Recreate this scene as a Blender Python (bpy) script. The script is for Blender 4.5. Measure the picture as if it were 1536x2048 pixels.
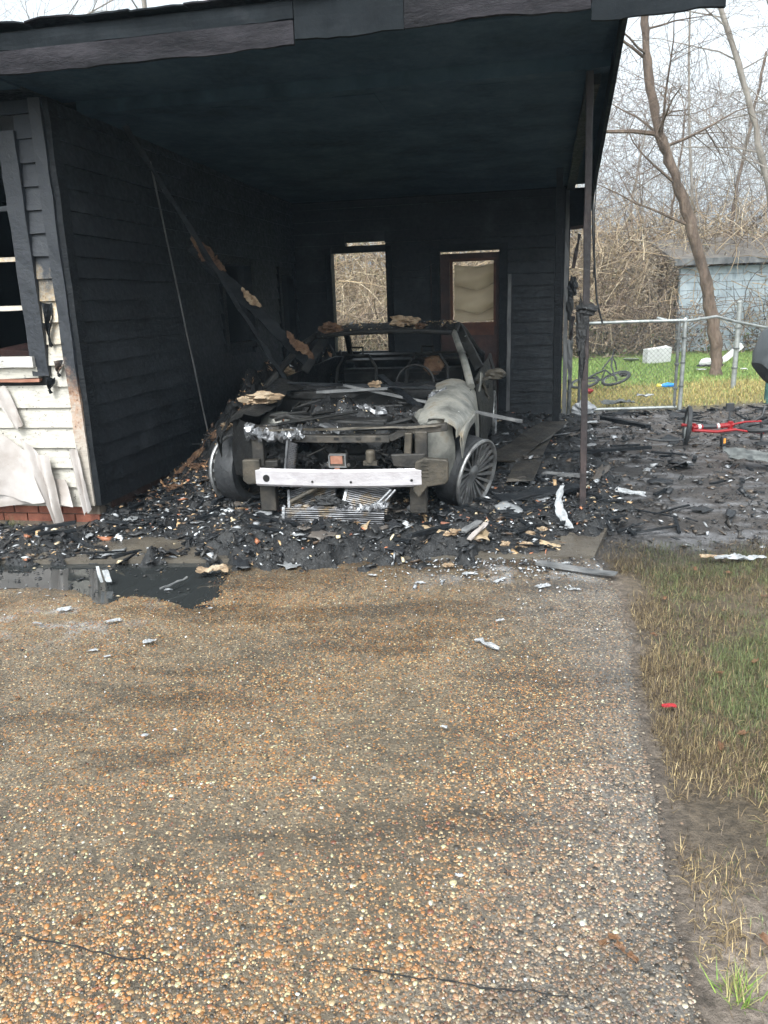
import bpy, math, random
import numpy as np
from mathutils import Vector, Matrix, Euler

SC = bpy.context.scene
for o in list(bpy.data.objects):
    bpy.data.objects.remove(o, do_unlink=True)
COL = SC.collection
R = math.radians
rng = np.random.default_rng(7)
random.seed(7)

# ---------------------------------------------------------------- camera
FPX, EYE, PITCH, ROLL = 1540.0, 1.55, R(15.2), R(2.0)
cd = bpy.data.cameras.new('camera')
cam = bpy.data.objects.new('camera', cd)
COL.objects.link(cam)
cd.sensor_fit = 'VERTICAL'
cd.sensor_height = 24.0
cd.lens = 24.0 * FPX / 2048.0
cd.clip_start, cd.clip_end = 0.05, 500
cam.location = (0, 0, EYE)
cam.rotation_mode = 'QUATERNION'
cam.rotation_quaternion = (Matrix.Rotation(R(90) - PITCH, 4, 'X') @ Matrix.Rotation(-ROLL, 4, 'Z')).to_quaternion()
SC.camera = cam

# ---------------------------------------------------------------- sky, sun, exposure (overcast)
SUN_EL, SUN_ROT = R(52), R(200)
w = bpy.data.worlds.new('World')
SC.world = w
w.use_nodes = True
nt = w.node_tree
nt.nodes.clear()
sky = nt.nodes.new('ShaderNodeTexSky')
sky.sky_type = 'NISHITA'
sky.sun_disc = False
sky.sun_elevation = SUN_EL
sky.sun_rotation = SUN_ROT
sky.air_density, sky.dust_density, sky.ozone_density = 1.0, 6.0, 1.0
hs = nt.nodes.new('ShaderNodeHueSaturation')
hs.inputs['Saturation'].default_value = 0.15
hs.inputs['Value'].default_value = 1.0
bg = nt.nodes.new('ShaderNodeBackground')
bg.inputs['Strength'].default_value = 0.15
wo = nt.nodes.new('ShaderNodeOutputWorld')
nt.links.new(sky.outputs[0], hs.inputs['Color'])
tint = nt.nodes.new('ShaderNodeMix'); tint.data_type = 'RGBA'; tint.blend_type = 'MULTIPLY'
tint.inputs[0].default_value = 1.0; tint.inputs[7].default_value = (0.94, 1.0, 1.02, 1)
nt.links.new(hs.outputs[0], tint.inputs[6])
nt.links.new(tint.outputs[2], bg.inputs['Color'])
nt.links.new(bg.outputs[0], wo.inputs['Surface'])
sd = bpy.data.lights.new('sun', 'SUN')
sd.energy = 0.5
sd.angle = R(25)
sd.color = (1.0, 0.97, 0.93)
sun = bpy.data.objects.new('sun', sd)
COL.objects.link(sun)
# direction towards the sun for the Nishita rotation convention
_az = SUN_ROT
sdir = Vector((math.sin(_az) * math.cos(SUN_EL), math.cos(_az) * math.cos(SUN_EL), math.sin(SUN_EL)))
sun.rotation_mode = 'QUATERNION'
sun.rotation_quaternion = sdir.to_track_quat('Z', 'Y')
sun.location = (0, -5, 20)
SC.view_settings.view_transform = 'Standard'
SC.view_settings.look = 'None'
SC.view_settings.gamma = 1
SC.view_settings.use_curve_mapping = False
SC.view_settings.exposure = 1.55
SC.cycles.max_bounces = 6
SC.cycles.diffuse_bounces = 3
SC.cycles.use_denoising = True

# ---------------------------------------------------------------- survey helpers
def ray(px, py):
    x, y = px - 768.0, 1024.0 - py
    xr = x * math.cos(ROLL) + y * math.sin(ROLL)
    yr = -x * math.sin(ROLL) + y * math.cos(ROLL)
    return np.array([xr, FPX * math.cos(PITCH) + yr * math.sin(PITCH), yr * math.cos(PITCH) - FPX * math.sin(PITCH)])

def gp(px, py, z=0.0):
    d = ray(px, py)
    p = d * ((z - EYE) / d[2])
    return Vector((p[0], p[1], z))

def at(px, py, Y):
    d = ray(px, py)
    p = d * (Y / d[1])
    return Vector((p[0], p[1], p[2] + EYE))

TH = R(11.5)
O = np.array([-2.16, 5.65, 0.0])                 # front corner of the house
CA = np.array([-0.26, 5.95, 0.0])                # under the car's front axle
cx = np.array([math.cos(TH), -math.sin(TH), 0.0])
ax = np.array([math.sin(TH), math.cos(TH), 0.0])

def hw(u, v, z, o=O):
    p = o + u * cx + v * ax
    return Vector((p[0], p[1], z))

# ---------------------------------------------------------------- numpy noise
def _hash(ix, iy, s):
    n = (ix.astype(np.int64) * 374761393 + iy.astype(np.int64) * 668265263 + s * 69069) & 0x7fffffff
    n = ((n ^ (n >> 13)) * 1274126177) & 0x7fffffff
    return ((n ^ (n >> 16)) & 0xffff) / 65535.0

def vnoise(x, y, s=0):
    x = np.asarray(x, float); y = np.asarray(y, float)
    ix, iy = np.floor(x), np.floor(y)
    fx, fy = x - ix, y - iy
    fx = fx * fx * (3 - 2 * fx); fy = fy * fy * (3 - 2 * fy)
    a = _hash(ix, iy, s); b = _hash(ix + 1, iy, s); c = _hash(ix, iy + 1, s); d = _hash(ix + 1, iy + 1, s)
    return (a * (1 - fx) + b * fx) * (1 - fy) + (c * (1 - fx) + d * fx) * fy

def fbm(x, y, s=0, oct=4, g=0.5):
    t = 0; a = 1; n = 0
    for k in range(oct):
        t = t + a * vnoise(np.asarray(x) * 2 ** k, np.asarray(y) * 2 ** k, s + 17 * k)
        n += a; a *= g
    return t / n

def sstep(a, b, x):
    t = np.clip((np.asarray(x, float) - a) / (b - a), 0, 1)
    return t * t * (3 - 2 * t)

# ---------------------------------------------------------------- materials
def _nodes(name):
    m = bpy.data.materials.new(name)
    m.use_nodes = True
    n = m.node_tree
    n.nodes.clear()
    out = n.nodes.new('ShaderNodeOutputMaterial')
    b = n.nodes.new('ShaderNodeBsdfPrincipled')
    n.links.new(b.outputs[0], out.inputs['Surface'])
    return m, n, b

def _ramp(n, stops):
    r = n.nodes.new('ShaderNodeValToRGB')
    e = r.color_ramp.elements
    while len(e) > 1:
        e.remove(e[-1])
    for i, (p, c) in enumerate(stops):
        el = e[0] if i == 0 else e.new(p)
        el.position = p
        el.color = (*c, 1) if len(c) == 3 else c
    return r

def _noise(n, vec, scale, detail=6, rough=0.6):
    t = n.nodes.new('ShaderNodeTexNoise')
    t.inputs['Scale'].default_value = scale
    t.inputs['Detail'].default_value = detail
    t.inputs['Roughness'].default_value = rough
    n.links.new(vec, t.inputs['Vector'])
    return t

def _mix(n, fac, a, b, mode='MIX'):
    x = n.nodes.new('ShaderNodeMix')
    x.data_type = 'RGBA'
    x.blend_type = mode
    for val, idx in ((fac, 0), (a, 6), (b, 7)):
        if isinstance(val, (int, float)):
            x.inputs[idx].default_value = val
        elif isinstance(val, tuple):
            x.inputs[idx].default_value = (*val, 1)
        else:
            n.links.new(val, x.inputs[idx])
    return x.outputs[2]

def _mr(n, v, a, b, c, d):
    x = n.nodes.new('ShaderNodeMapRange')
    n.links.new(v, x.inputs[0])
    for i, k in enumerate((a, b, c, d)):
        x.inputs[i + 1].default_value = k
    return x.outputs[0]

def _pos(n, stretch=(1, 1, 1), obj=False):
    if obj:
        g = n.nodes.new('ShaderNodeTexCoord'); o = g.outputs['Object']
    else:
        g = n.nodes.new('ShaderNodeNewGeometry'); o = g.outputs['Position']
    if stretch != (1, 1, 1):
        mp = n.nodes.new('ShaderNodeMapping')
        mp.inputs['Scale'].default_value = stretch
        n.links.new(o, mp.inputs['Vector'])
        o = mp.outputs[0]
    return o

def pmat(name, stops, scale=8, rough=(0.5, 0.9), bump=0.3, bscale=None, metal=0.0, stretch=(1, 1, 1), fleck=None, obj=False, spec=0.5, bdist=0.02):
    m, n, b = _nodes(name)
    v = _pos(n, stretch, obj)
    t = _noise(n, v, scale)
    r = _ramp(n, stops)
    n.links.new(t.outputs[0], r.inputs[0])
    c = r.outputs[0]
    t2 = _noise(n, v, (bscale or scale * 4), 5, 0.7)
    if fleck:
        fc, th, fs = fleck
        t3 = _noise(n, v, fs, 3, 0.7)
        f = _mr(n, t3.outputs[0], th, th + 0.05, 0, 1)
        c = _mix(n, f, c, fc)
    n.links.new(c, b.inputs['Base Color'])
    n.links.new(_mr(n, t2.outputs[0], 0.3, 0.7, rough[0], rough[1]), b.inputs['Roughness'])
    b.inputs['Metallic'].default_value = metal
    b.inputs['Specular IOR Level'].default_value = spec
    if bump:
        bp = n.nodes.new('ShaderNodeBump')
        bp.inputs['Strength'].default_value = bump
        bp.inputs['Distance'].default_value = bdist
        n.links.new(t2.outputs[0], bp.inputs['Height'])
        n.links.new(bp.outputs[0], b.inputs['Normal'])
    return m

def amat(name, rough=(0.5, 0.85), scale=40, vary=0.5, bump=0.3, spec=0.5, wetattr=False, bdist=0.01):
    """base colour from the mesh's own colour attribute, with grain"""
    m, n, b = _nodes(name)
    a = n.nodes.new('ShaderNodeAttribute')
    a.attribute_name = 'col'
    v = _pos(n)
    t = _noise(n, v, scale, 6, 0.7)
    g = _mr(n, t.outputs[0], 0.25, 0.75, 1 - vary, 1 + vary)
    cb = n.nodes.new('ShaderNodeCombineColor')
    for i in range(3):
        n.links.new(g, cb.inputs[i])
    c = _mix(n, 1.0, a.outputs['Color'], cb.outputs[0], 'MULTIPLY')
    n.links.new(c, b.inputs['Base Color'])
    rr = _mr(n, t.outputs[0], 0.3, 0.7, rough[0], rough[1])
    if wetattr:
        mx = n.nodes.new('ShaderNodeMix')
        n.links.new(a.outputs['Alpha'], mx.inputs[0])
        n.links.new(rr, mx.inputs[2])
        mx.inputs[3].default_value = 0.18
        rr = mx.outputs[0]
    n.links.new(rr, b.inputs['Roughness'])
    b.inputs['Specular IOR Level'].default_value = spec
    if bump:
        bp = n.nodes.new('ShaderNodeBump')
        bp.inputs['Strength'].default_value = bump
        bp.inputs['Distance'].default_value = bdist
        n.links.new(t.outputs[0], bp.inputs['Height'])
        n.links.new(bp.outputs[0], b.inputs['Normal'])
    return m

def burnt_paint(name, level, spread=0.55, paint=(0.62, 0.58, 0.52), warm=(0.5, 0.34, 0.16)):
    """white paint that was charred above a ragged height"""
    m, n, b = _nodes(name)
    v = _pos(n)
    t = _noise(n, v, 3.5, 6, 0.65)
    tf = _noise(n, v, 38, 5, 0.7)
    sp = n.nodes.new('ShaderNodeSeparateXYZ')
    n.links.new(v, sp.inputs[0])
    ad = n.nodes.new('ShaderNodeMath'); ad.operation = 'MULTIPLY_ADD'
    n.links.new(t.outputs[0], ad.inputs[0]); ad.inputs[1].default_value = spread * 2; n.links.new(sp.outputs[2], ad.inputs[2])
    f = _mr(n, ad.outputs[0], level + spread - 0.10, level + spread + 0.12, 0, 1)
    st = _mr(n, ad.outputs[0], level + spread - 0.55, level + spread + 0.02, 0, 1)
    grime = _ramp(n, [(0.3, tuple(k * 0.62 for k in paint)), (0.5, paint), (0.75, tuple(min(0.7, k * 1.12) for k in paint))])
    vs = _pos(n, (6, 6, 30))
    tg = _noise(n, vs, 1.5, 6, 0.7)
    n.links.new(tg.outputs[0], grime.inputs[0])
    sf = n.nodes.new('ShaderNodeMath'); sf.operation = 'MULTIPLY'
    n.links.new(st, sf.inputs[0])
    n.links.new(_mr(n, tf.outputs[0], 0.40, 0.60, 0.1, 0.9), sf.inputs[1])
    c1 = _mix(n, sf.outputs[0], grime.outputs[0], warm)
    speck = _mr(n, tf.outputs[0], 0.61, 0.66, 0, 0.85)
    c1 = _mix(n, speck, c1, (0.05, 0.04, 0.04))
    char = _ramp(n, [(0.35, (0.007, 0.009, 0.012)), (0.6, (0.019, 0.022, 0.029)), (0.8, (0.06, 0.058, 0.066))])
    n.links.new(tf.outputs[0], char.inputs[0])
    n.links.new(_mix(n, f, c1, char.outputs[0]), b.inputs['Base Color'])
    n.links.new(_mr(n, tf.outputs[0], 0.3, 0.7, 0.35, 0.8), b.inputs['Roughness'])
    bp = n.nodes.new('ShaderNodeBump')
    bp.inputs['Strength'].default_value = 0.35
    bp.inputs['Distance'].default_value = 0.012
    n.links.new(tf.outputs[0], bp.inputs['Height'])
    n.links.new(bp.outputs[0], b.inputs['Normal'])
    return m

M = {}
M['char'] = pmat('charred_wood', [(0.3, (0.0043, 0.0055, 0.0072)), (0.55, (0.0093, 0.011, 0.0132)), (0.75, (0.0213, 0.0221, 0.0238))], 7, (0.42, 0.8), 0.5, 26, stretch=(1, 1, 2.2), spec=0.22)
M['soot'] = pmat('soot_lens_veil', [(0.3, (0.015, 0.03, 0.0475)), (0.5, (0.03, 0.0562, 0.0825)), (0.72, (0.0525, 0.0875, 0.1225))], 2.2, (0.7, 0.95), 0.25, 14, spec=0.25)  # soot black, lifted and blued to paint the lens veil into the colour
M['sootwall'] = pmat('soot_siding', [(0.3, (0.0041, 0.0056, 0.0075)), (0.55, (0.0101, 0.0127, 0.0161)), (0.78, (0.0302, 0.0332, 0.0383))], 3.0, (0.45, 0.85), 0.2, 22, spec=0.4)
M['fascia'] = pmat('scorched_fascia_paint', [(0.3, (0.0055, 0.0055, 0.007)), (0.5, (0.0136, 0.0124, 0.0154)), (0.7, (0.0297, 0.0272, 0.0322))], 2.2, (0.5, 0.85), 0.5, 18, stretch=(1, 1, 3), spec=0.15)
M['blackened'] = pmat('blackened_boards', [(0.3, (0.006, 0.0075, 0.009)), (0.6, (0.013, 0.016, 0.019)), (0.8, (0.034, 0.036, 0.039))], 2.6, (0.65, 0.95), 0.25, 16, spec=0.1)
M['charcoal'] = pmat('charcoal_rubble', [(0.3, (0.0026, 0.0029, 0.0036)), (0.55, (0.0081, 0.0084, 0.0091)), (0.72, (0.0195, 0.0189, 0.0182))], 9, (0.35, 0.8), 0.8, 30, fleck=((0.33, 0.34, 0.35), 0.68, 46))
M['brick'] = pmat('red_brick', [(0.3, (0.136, 0.0425, 0.0255)), (0.55, (0.221, 0.0723, 0.0425)), (0.75, (0.2805, 0.119, 0.0765))], 12, (0.6, 0.9), 0.4, 60)
M['sootbrick'] = pmat('sooty_brick', [(0.3, (0.024, 0.0144, 0.0112)), (0.7, (0.072, 0.036, 0.0264))], 9, (0.6, 0.9), 0.4, 60)
M['mortar'] = pmat('dirty_mortar', [(0.3, (0.08, 0.06, 0.045)), (0.7, (0.17, 0.14, 0.11))], 14, (0.8, 0.95), 0.4)
M['frontwhite'] = burnt_paint('scorched_white_siding', 1.72, 0.35, (0.43, 0.405, 0.355))
M['cornerwhite'] = burnt_paint('scorched_white_corner', 1.05, 0.45, (0.37, 0.33, 0.285), (0.32, 0.14, 0.055))
M['casing'] = burnt_paint('scorched_casing', 1.0, 0.25, (0.5, 0.46, 0.42))
M['sash'] = burnt_paint('scorched_sash', 1.95, 0.3, (0.48, 0.455, 0.42))
M['vinyl'] = pmat('melted_vinyl', [(0.3, (0.26, 0.225, 0.2)), (0.55, (0.37, 0.335, 0.315)), (0.8, (0.43, 0.41, 0.4))], 4, (0.3, 0.5), 0.15, 20, fleck=((0.12, 0.09, 0.07), 0.72, 30))
M['redwood'] = pmat('scorched_red_door', [(0.3, (0.0175, 0.01, 0.01)), (0.6, (0.05, 0.02, 0.016)), (0.8, (0.085, 0.04, 0.03))], 6, (0.45, 0.8), 0.3, 25)
M['curtain'] = pmat('tan_curtain', [(0.3, (0.58, 0.50, 0.37)), (0.7, (0.70, 0.62, 0.49))], 5, (0.8, 0.95), 0.1, 60)
_n = M['curtain'].node_tree
_p = [q for q in _n.nodes if q.type == 'BSDF_PRINCIPLED'][0]
_tr = _n.nodes.new('ShaderNodeBsdfTranslucent'); _tr.inputs['Color'].default_value = (0.86, 0.78, 0.66, 1)
_mx = _n.nodes.new('ShaderNodeMixShader'); _mx.inputs[0].default_value = 0.4
_n.links.new(_p.outputs[0], _mx.inputs[1]); _n.links.new(_tr.outputs[0], _mx.inputs[2])
_n.links.new(_mx.outputs[0], [q for q in _n.nodes if q.type == 'OUTPUT_MATERIAL'][0].inputs['Surface'])
M['post'] = pmat('rusty_post', [(0.3, (0.0067, 0.0062, 0.0077)), (0.5, (0.0168, 0.012, 0.0125)), (0.72, (0.072, 0.048, 0.0432))], 3.2, (0.5, 0.85), 0.4, 40, stretch=(1, 1, 0.7))
M['pale'] = pmat('weathered_grey_board', [(0.3, (0.048, 0.051, 0.054)), (0.6, (0.15, 0.15, 0.15)), (0.8, (0.24, 0.234, 0.222))], 8, (0.5, 0.85), 0.4, 40, stretch=(1, 1, 0.3))
M['bodyash'] = pmat('burnt_body_steel', [(0.28, (0.0411, 0.0411, 0.0377)), (0.46, (0.1507, 0.1507, 0.137)), (0.58, (0.2604, 0.2535, 0.2261)), (0.72, (0.185, 0.137, 0.0822))], 3.6, (0.35, 0.65), 0.25, 30, metal=0.25, fleck=((0.6, 0.6, 0.58), 0.7, 14))
M['bodydark'] = pmat('burnt_body_black', [(0.3, (0.0057, 0.0057, 0.0061)), (0.55, (0.0161, 0.0157, 0.015)), (0.72, (0.0465, 0.0448, 0.0411))], 5, (0.4, 0.75), 0.4, 30, metal=0.2, fleck=((0.3, 0.3, 0.29), 0.7, 22), spec=0.3)
M['steel'] = pmat('scorched_steel', [(0.3, (0.0145, 0.0137, 0.0132)), (0.5, (0.0371, 0.0338, 0.0297)), (0.7, (0.0784, 0.066, 0.0516))], 7, (0.35, 0.7), 0.35, 40, metal=0.35, fleck=((0.02, 0.02, 0.02), 0.62, 12))
M['tan_steel'] = pmat('tan_scorched_steel', [(0.3, (0.021, 0.0192, 0.0158)), (0.5, (0.0595, 0.0507, 0.0385)), (0.7, (0.098, 0.0805, 0.0595))], 9, (0.4, 0.7), 0.35, 40, metal=0.3)
M['beam'] = pmat('ashen_aluminium_beam', [(0.25, (0.0765, 0.0553, 0.0553)), (0.38, (0.306, 0.2805, 0.289)), (0.55, (0.425, 0.4037, 0.4165)), (0.75, (0.51, 0.493, 0.51))], 5, (0.4, 0.65), 0.25, 50, metal=0.15, stretch=(0.5, 1, 1))
M['alu'] = pmat('bright_aluminium', [(0.3, (0.1122, 0.1122, 0.1173)), (0.6, (0.2805, 0.2856, 0.2958)), (0.8, (0.3825, 0.3876, 0.3978))], 10, (0.25, 0.5), 0.3, 50, metal=0.8)
M['rim'] = pmat('burnt_alloy_rim', [(0.3, (0.07, 0.07, 0.07)), (0.5, (0.252, 0.252, 0.252)), (0.72, (0.434, 0.434, 0.427))], 7, (0.25, 0.55), 0.25, 40, metal=0.75)
M['tyre'] = pmat('burnt_tyre', [(0.3, (0.0072, 0.0078, 0.009)), (0.7, (0.03, 0.0312, 0.0336))], 6, (0.4, 0.75), 0.5, 30)
M['fin'] = pmat('radiator_fins', [(0.3, (0.054, 0.054, 0.0585)), (0.5, (0.153, 0.153, 0.162)), (0.62, (0.135, 0.099, 0.0585)), (0.75, (0.225, 0.225, 0.234))], 9, (0.3, 0.55), 0.2, 60, metal=0.6)
M['ash'] = pmat('white_ash', [(0.3, (0.17, 0.1742, 0.1785)), (0.55, (0.357, 0.3697, 0.3825)), (0.8, (0.527, 0.544, 0.5525))], 20, (0.7, 0.95), 0.6, 80, fleck=((0.05, 0.05, 0.05), 0.64, 40))
M['insul'] = pmat('tan_insulation', [(0.3, (0.028, 0.0146, 0.0084)), (0.5, (0.1064, 0.056, 0.0308)), (0.72, (0.1904, 0.1176, 0.0672))], 12, (0.85, 1.0), 1.0, 40, fleck=((0.03, 0.025, 0.02), 0.64, 24))
M['paleinsul'] = pmat('pale_insulation', [(0.3, (0.12, 0.072, 0.04)), (0.5, (0.304, 0.216, 0.136)), (0.72, (0.432, 0.352, 0.256))], 12, (0.85, 1.0), 1.0, 40, fleck=((0.15, 0.09, 0.05), 0.62, 20))
M['wire'] = pmat('copper_wire', [(0.3, (0.22, 0.08, 0.05)), (0.7, (0.42, 0.17, 0.10))], 20, (0.4, 0.7), 0.1, metal=0.4)
M['galv'] = pmat('galvanised_steel', [(0.3, (0.176, 0.192, 0.184)), (0.55, (0.336, 0.352, 0.344)), (0.75, (0.44, 0.448, 0.44))], 9, (0.35, 0.6), 0.15, 60, metal=0.5)
M['galvdark'] = pmat('sooty_galvanised', [(0.3, (0.04, 0.044, 0.044)), (0.7, (0.192, 0.2, 0.192))], 9, (0.45, 0.7), 0.2, 60, metal=0.4)
M['rubber'] = pmat('black_rubber', [(0.3, (0.015, 0.016, 0.017)), (0.7, (0.04, 0.042, 0.045))], 20, (0.45, 0.7), 0.2)
M['red'] = pmat('red_paint', [(0.3, (0.1824, 0.0072, 0.0096)), (0.7, (0.288, 0.0144, 0.0168))], 6, (0.2, 0.4), 0.05)
M['blackpaint'] = pmat('black_paint', [(0.3, (0.012, 0.013, 0.014)), (0.7, (0.04, 0.042, 0.045))], 8, (0.3, 0.5), 0.1)
M['white'] = pmat('white_plastic', [(0.3, (0.448, 0.448, 0.4407)), (0.7, (0.578, 0.578, 0.5708))], 8, (0.35, 0.55), 0.1)
M['blue'] = pmat('blue_plastic', [(0.3, (0.01, 0.16, 0.5)), (0.7, (0.02, 0.26, 0.7))], 8, (0.3, 0.5), 0.05)
M['yellow'] = pmat('yellow_plastic', [(0.3, (0.6, 0.5, 0.06)), (0.7, (0.75, 0.66, 0.12))], 8, (0.3, 0.5), 0.05)
M['orange'] = pmat('orange_plastic', [(0.3, (0.55, 0.2, 0.03)), (0.7, (0.7, 0.3, 0.05))], 8, (0.3, 0.5), 0.05)
M['teal'] = pmat('dark_green_paint', [(0.3, (0.02, 0.06, 0.055)), (0.7, (0.04, 0.11, 0.1))], 8, (0.4, 0.6), 0.1)
M['block'] = pmat('pale_blue_block', [(0.3, (0.216, 0.2592, 0.2808)), (0.55, (0.3168, 0.3672, 0.396)), (0.75, (0.3744, 0.4176, 0.432))], 2.0, (0.7, 0.9), 0.4, 30)
M['shedroof'] = pmat('old_shed_roof', [(0.3, (0.10, 0.09, 0.08)), (0.7, (0.2, 0.18, 0.16))], 4, (0.7, 0.95), 0.5, 20)
M['bark'] = pmat('tree_bark', [(0.3, (0.06, 0.042, 0.03)), (0.55, (0.14, 0.10, 0.075)), (0.75, (0.22, 0.17, 0.13))], 5, (0.75, 0.95), 1.0, 14, stretch=(1.6, 1.6, 0.5), bdist=0.05)
M['palebark'] = pmat('pale_bark', [(0.3, (0.15, 0.13, 0.11)), (0.6, (0.28, 0.25, 0.22)), (0.8, (0.36, 0.33, 0.3))], 4, (0.75, 0.95), 0.8, 12, stretch=(1.6, 1.6, 0.5), bdist=0.05)
M['attr'] = amat('natural_pieces', (0.55, 0.9), 60, 0.35, 0.0)
M['pebbles'] = amat('river_pebbles', (0.16, 0.5), 90, 0.35, 0.25, 0.5, bdist=0.004)
M['ground'] = amat('burnt_earth', (0.5, 0.95), 34, 0.75, 1.0, 0.4, wetattr=True, bdist=0.03)
M['drive'] = amat('aggregate_mortar', (0.3, 0.75), 70, 0.7, 0.9, 0.5, wetattr=True, bdist=0.012)
def aggregate(m):
    """flat worn stones set in the mortar: one random stone colour per cell"""
    n = m.node_tree
    b = [q for q in n.nodes if q.type == 'BSDF_PRINCIPLED'][0]
    base = b.inputs['Base Color'].links[0].from_socket
    at_ = [q for q in n.nodes if q.type == 'ATTRIBUTE'][0]
    v = _pos(n)
    jit = _noise(n, v, 60, 2, 0.5)
    ja = n.nodes.new('ShaderNodeMix'); ja.data_type = 'VECTOR'; ja.inputs[0].default_value = 0.006
    n.links.new(v, ja.inputs[4]); n.links.new(jit.outputs['Color'], ja.inputs[5])
    vo = n.nodes.new('ShaderNodeTexVoronoi'); vo.inputs['Scale'].default_value = 88
    n.links.new(ja.outputs[1], vo.inputs['Vector'])
    sp = n.nodes.new('ShaderNodeSeparateColor'); n.links.new(vo.outputs['Color'], sp.inputs[0])
    rp = _ramp(n, [(0.0, (0.05, 0.042, 0.034)), (0.22, (0.20, 0.115, 0.058)), (0.42, (0.28, 0.155, 0.07)), (0.6, (0.27, 0.20, 0.12)), (0.76, (0.17, 0.14, 0.11)), (0.9, (0.48, 0.37, 0.22))])
    rp.color_ramp.interpolation = 'CONSTANT'
    n.links.new(sp.outputs[0], rp.inputs[0])
    # cell size varies: stones of one cell in three are left out
    mk = n.nodes.new('ShaderNodeMath'); mk.operation = 'MULTIPLY'
    n.links.new(_mr(n, vo.outputs['Distance'], 0.42, 0.30, 0, 1), mk.inputs[0])
    n.links.new(_mr(n, sp.outputs[1], 0.30, 0.34, 0, 1), mk.inputs[1])
    lum = n.nodes.new('ShaderNodeRGBToBW'); n.links.new(at_.outputs['Color'], lum.inputs[0])
    g = _mr(n, lum.outputs[0], 0.02, 0.13, 0.35, 1.15)
    cb = n.nodes.new('ShaderNodeCombineColor')
    for i in range(3): n.links.new(g, cb.inputs[i])
    st = _mix(n, 1.0, rp.outputs[0], cb.outputs[0], 'MULTIPLY')
    gap = _mix(n, _mr(n, vo.outputs['Distance'], 0.35, 0.6, 0, 0.45), base, (0.03, 0.026, 0.022))
    n.links.new(_mix(n, mk.outputs[0], gap, st), b.inputs['Base Color'])
    b2 = n.nodes.new('ShaderNodeBump'); b2.inputs['Strength'].default_value = 0.6; b2.inputs['Distance'].default_value = 0.004
    n.links.new(mk.outputs[0], b2.inputs['Height'])
    old = b.inputs['Normal'].links[0].from_socket
    n.links.new(old, b2.inputs['Normal']); n.links.new(b2.outputs[0], b.inputs['Normal'])
aggregate(M['drive'])
M['slab'] = pmat('wet_slab', [(0.3, (0.045, 0.0378, 0.0306)), (0.6, (0.099, 0.0855, 0.0675)), (0.8, (0.144, 0.1215, 0.0945))], 2.5, (0.15, 0.6), 0.3, 30)
M['shards'] = amat('charred_shards', (0.22, 0.75), 80, 0.4, 0.3)
M['leaf'] = pmat('dead_leaf', [(0.3, (0.0784, 0.0343, 0.0147)), (0.7, (0.1617, 0.0833, 0.0392))], 16, (0.45, 0.8), 0.3, 60)
M['dark'] = pmat('dark_interior', [(0.3, (0.006, 0.0066, 0.0078)), (0.7, (0.018, 0.018, 0.018))], 3, (0.8, 0.95), 0.3)
M['rust'] = pmat('rusty_panel', [(0.3, (0.05, 0.0175, 0.01)), (0.7, (0.12, 0.045, 0.025))], 8, (0.6, 0.85), 0.3)
M['tubm'] = pmat('dark_grey_tub', [(0.3, (0.03, 0.034, 0.037)), (0.7, (0.075, 0.082, 0.086))], 4, (0.35, 0.6), 0.2)
M['pink'] = pmat('warm_scrap', [(0.3, (0.195, 0.0731, 0.0439)), (0.7, (0.2925, 0.1462, 0.0975))], 12, (0.6, 0.85), 0.3)
mw, nw, bw = _nodes('puddle_water')
bw.inputs['Base Color'].default_value = (0.022, 0.024, 0.024, 1)
bw.inputs['Roughness'].default_value = 0.03
bw.inputs['IOR'].default_value = 1.33
_t = _noise(nw, _pos(nw), 5, 2, 0.5)
_b = nw.nodes.new('ShaderNodeBump'); _b.inputs['Strength'].default_value = 0.04; _b.inputs['Distance'].default_value = 0.02
nw.links.new(_t.outputs[0], _b.inputs['Height']); nw.links.new(_b.outputs[0], bw.inputs['Normal'])
M['water'] = mw

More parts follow.
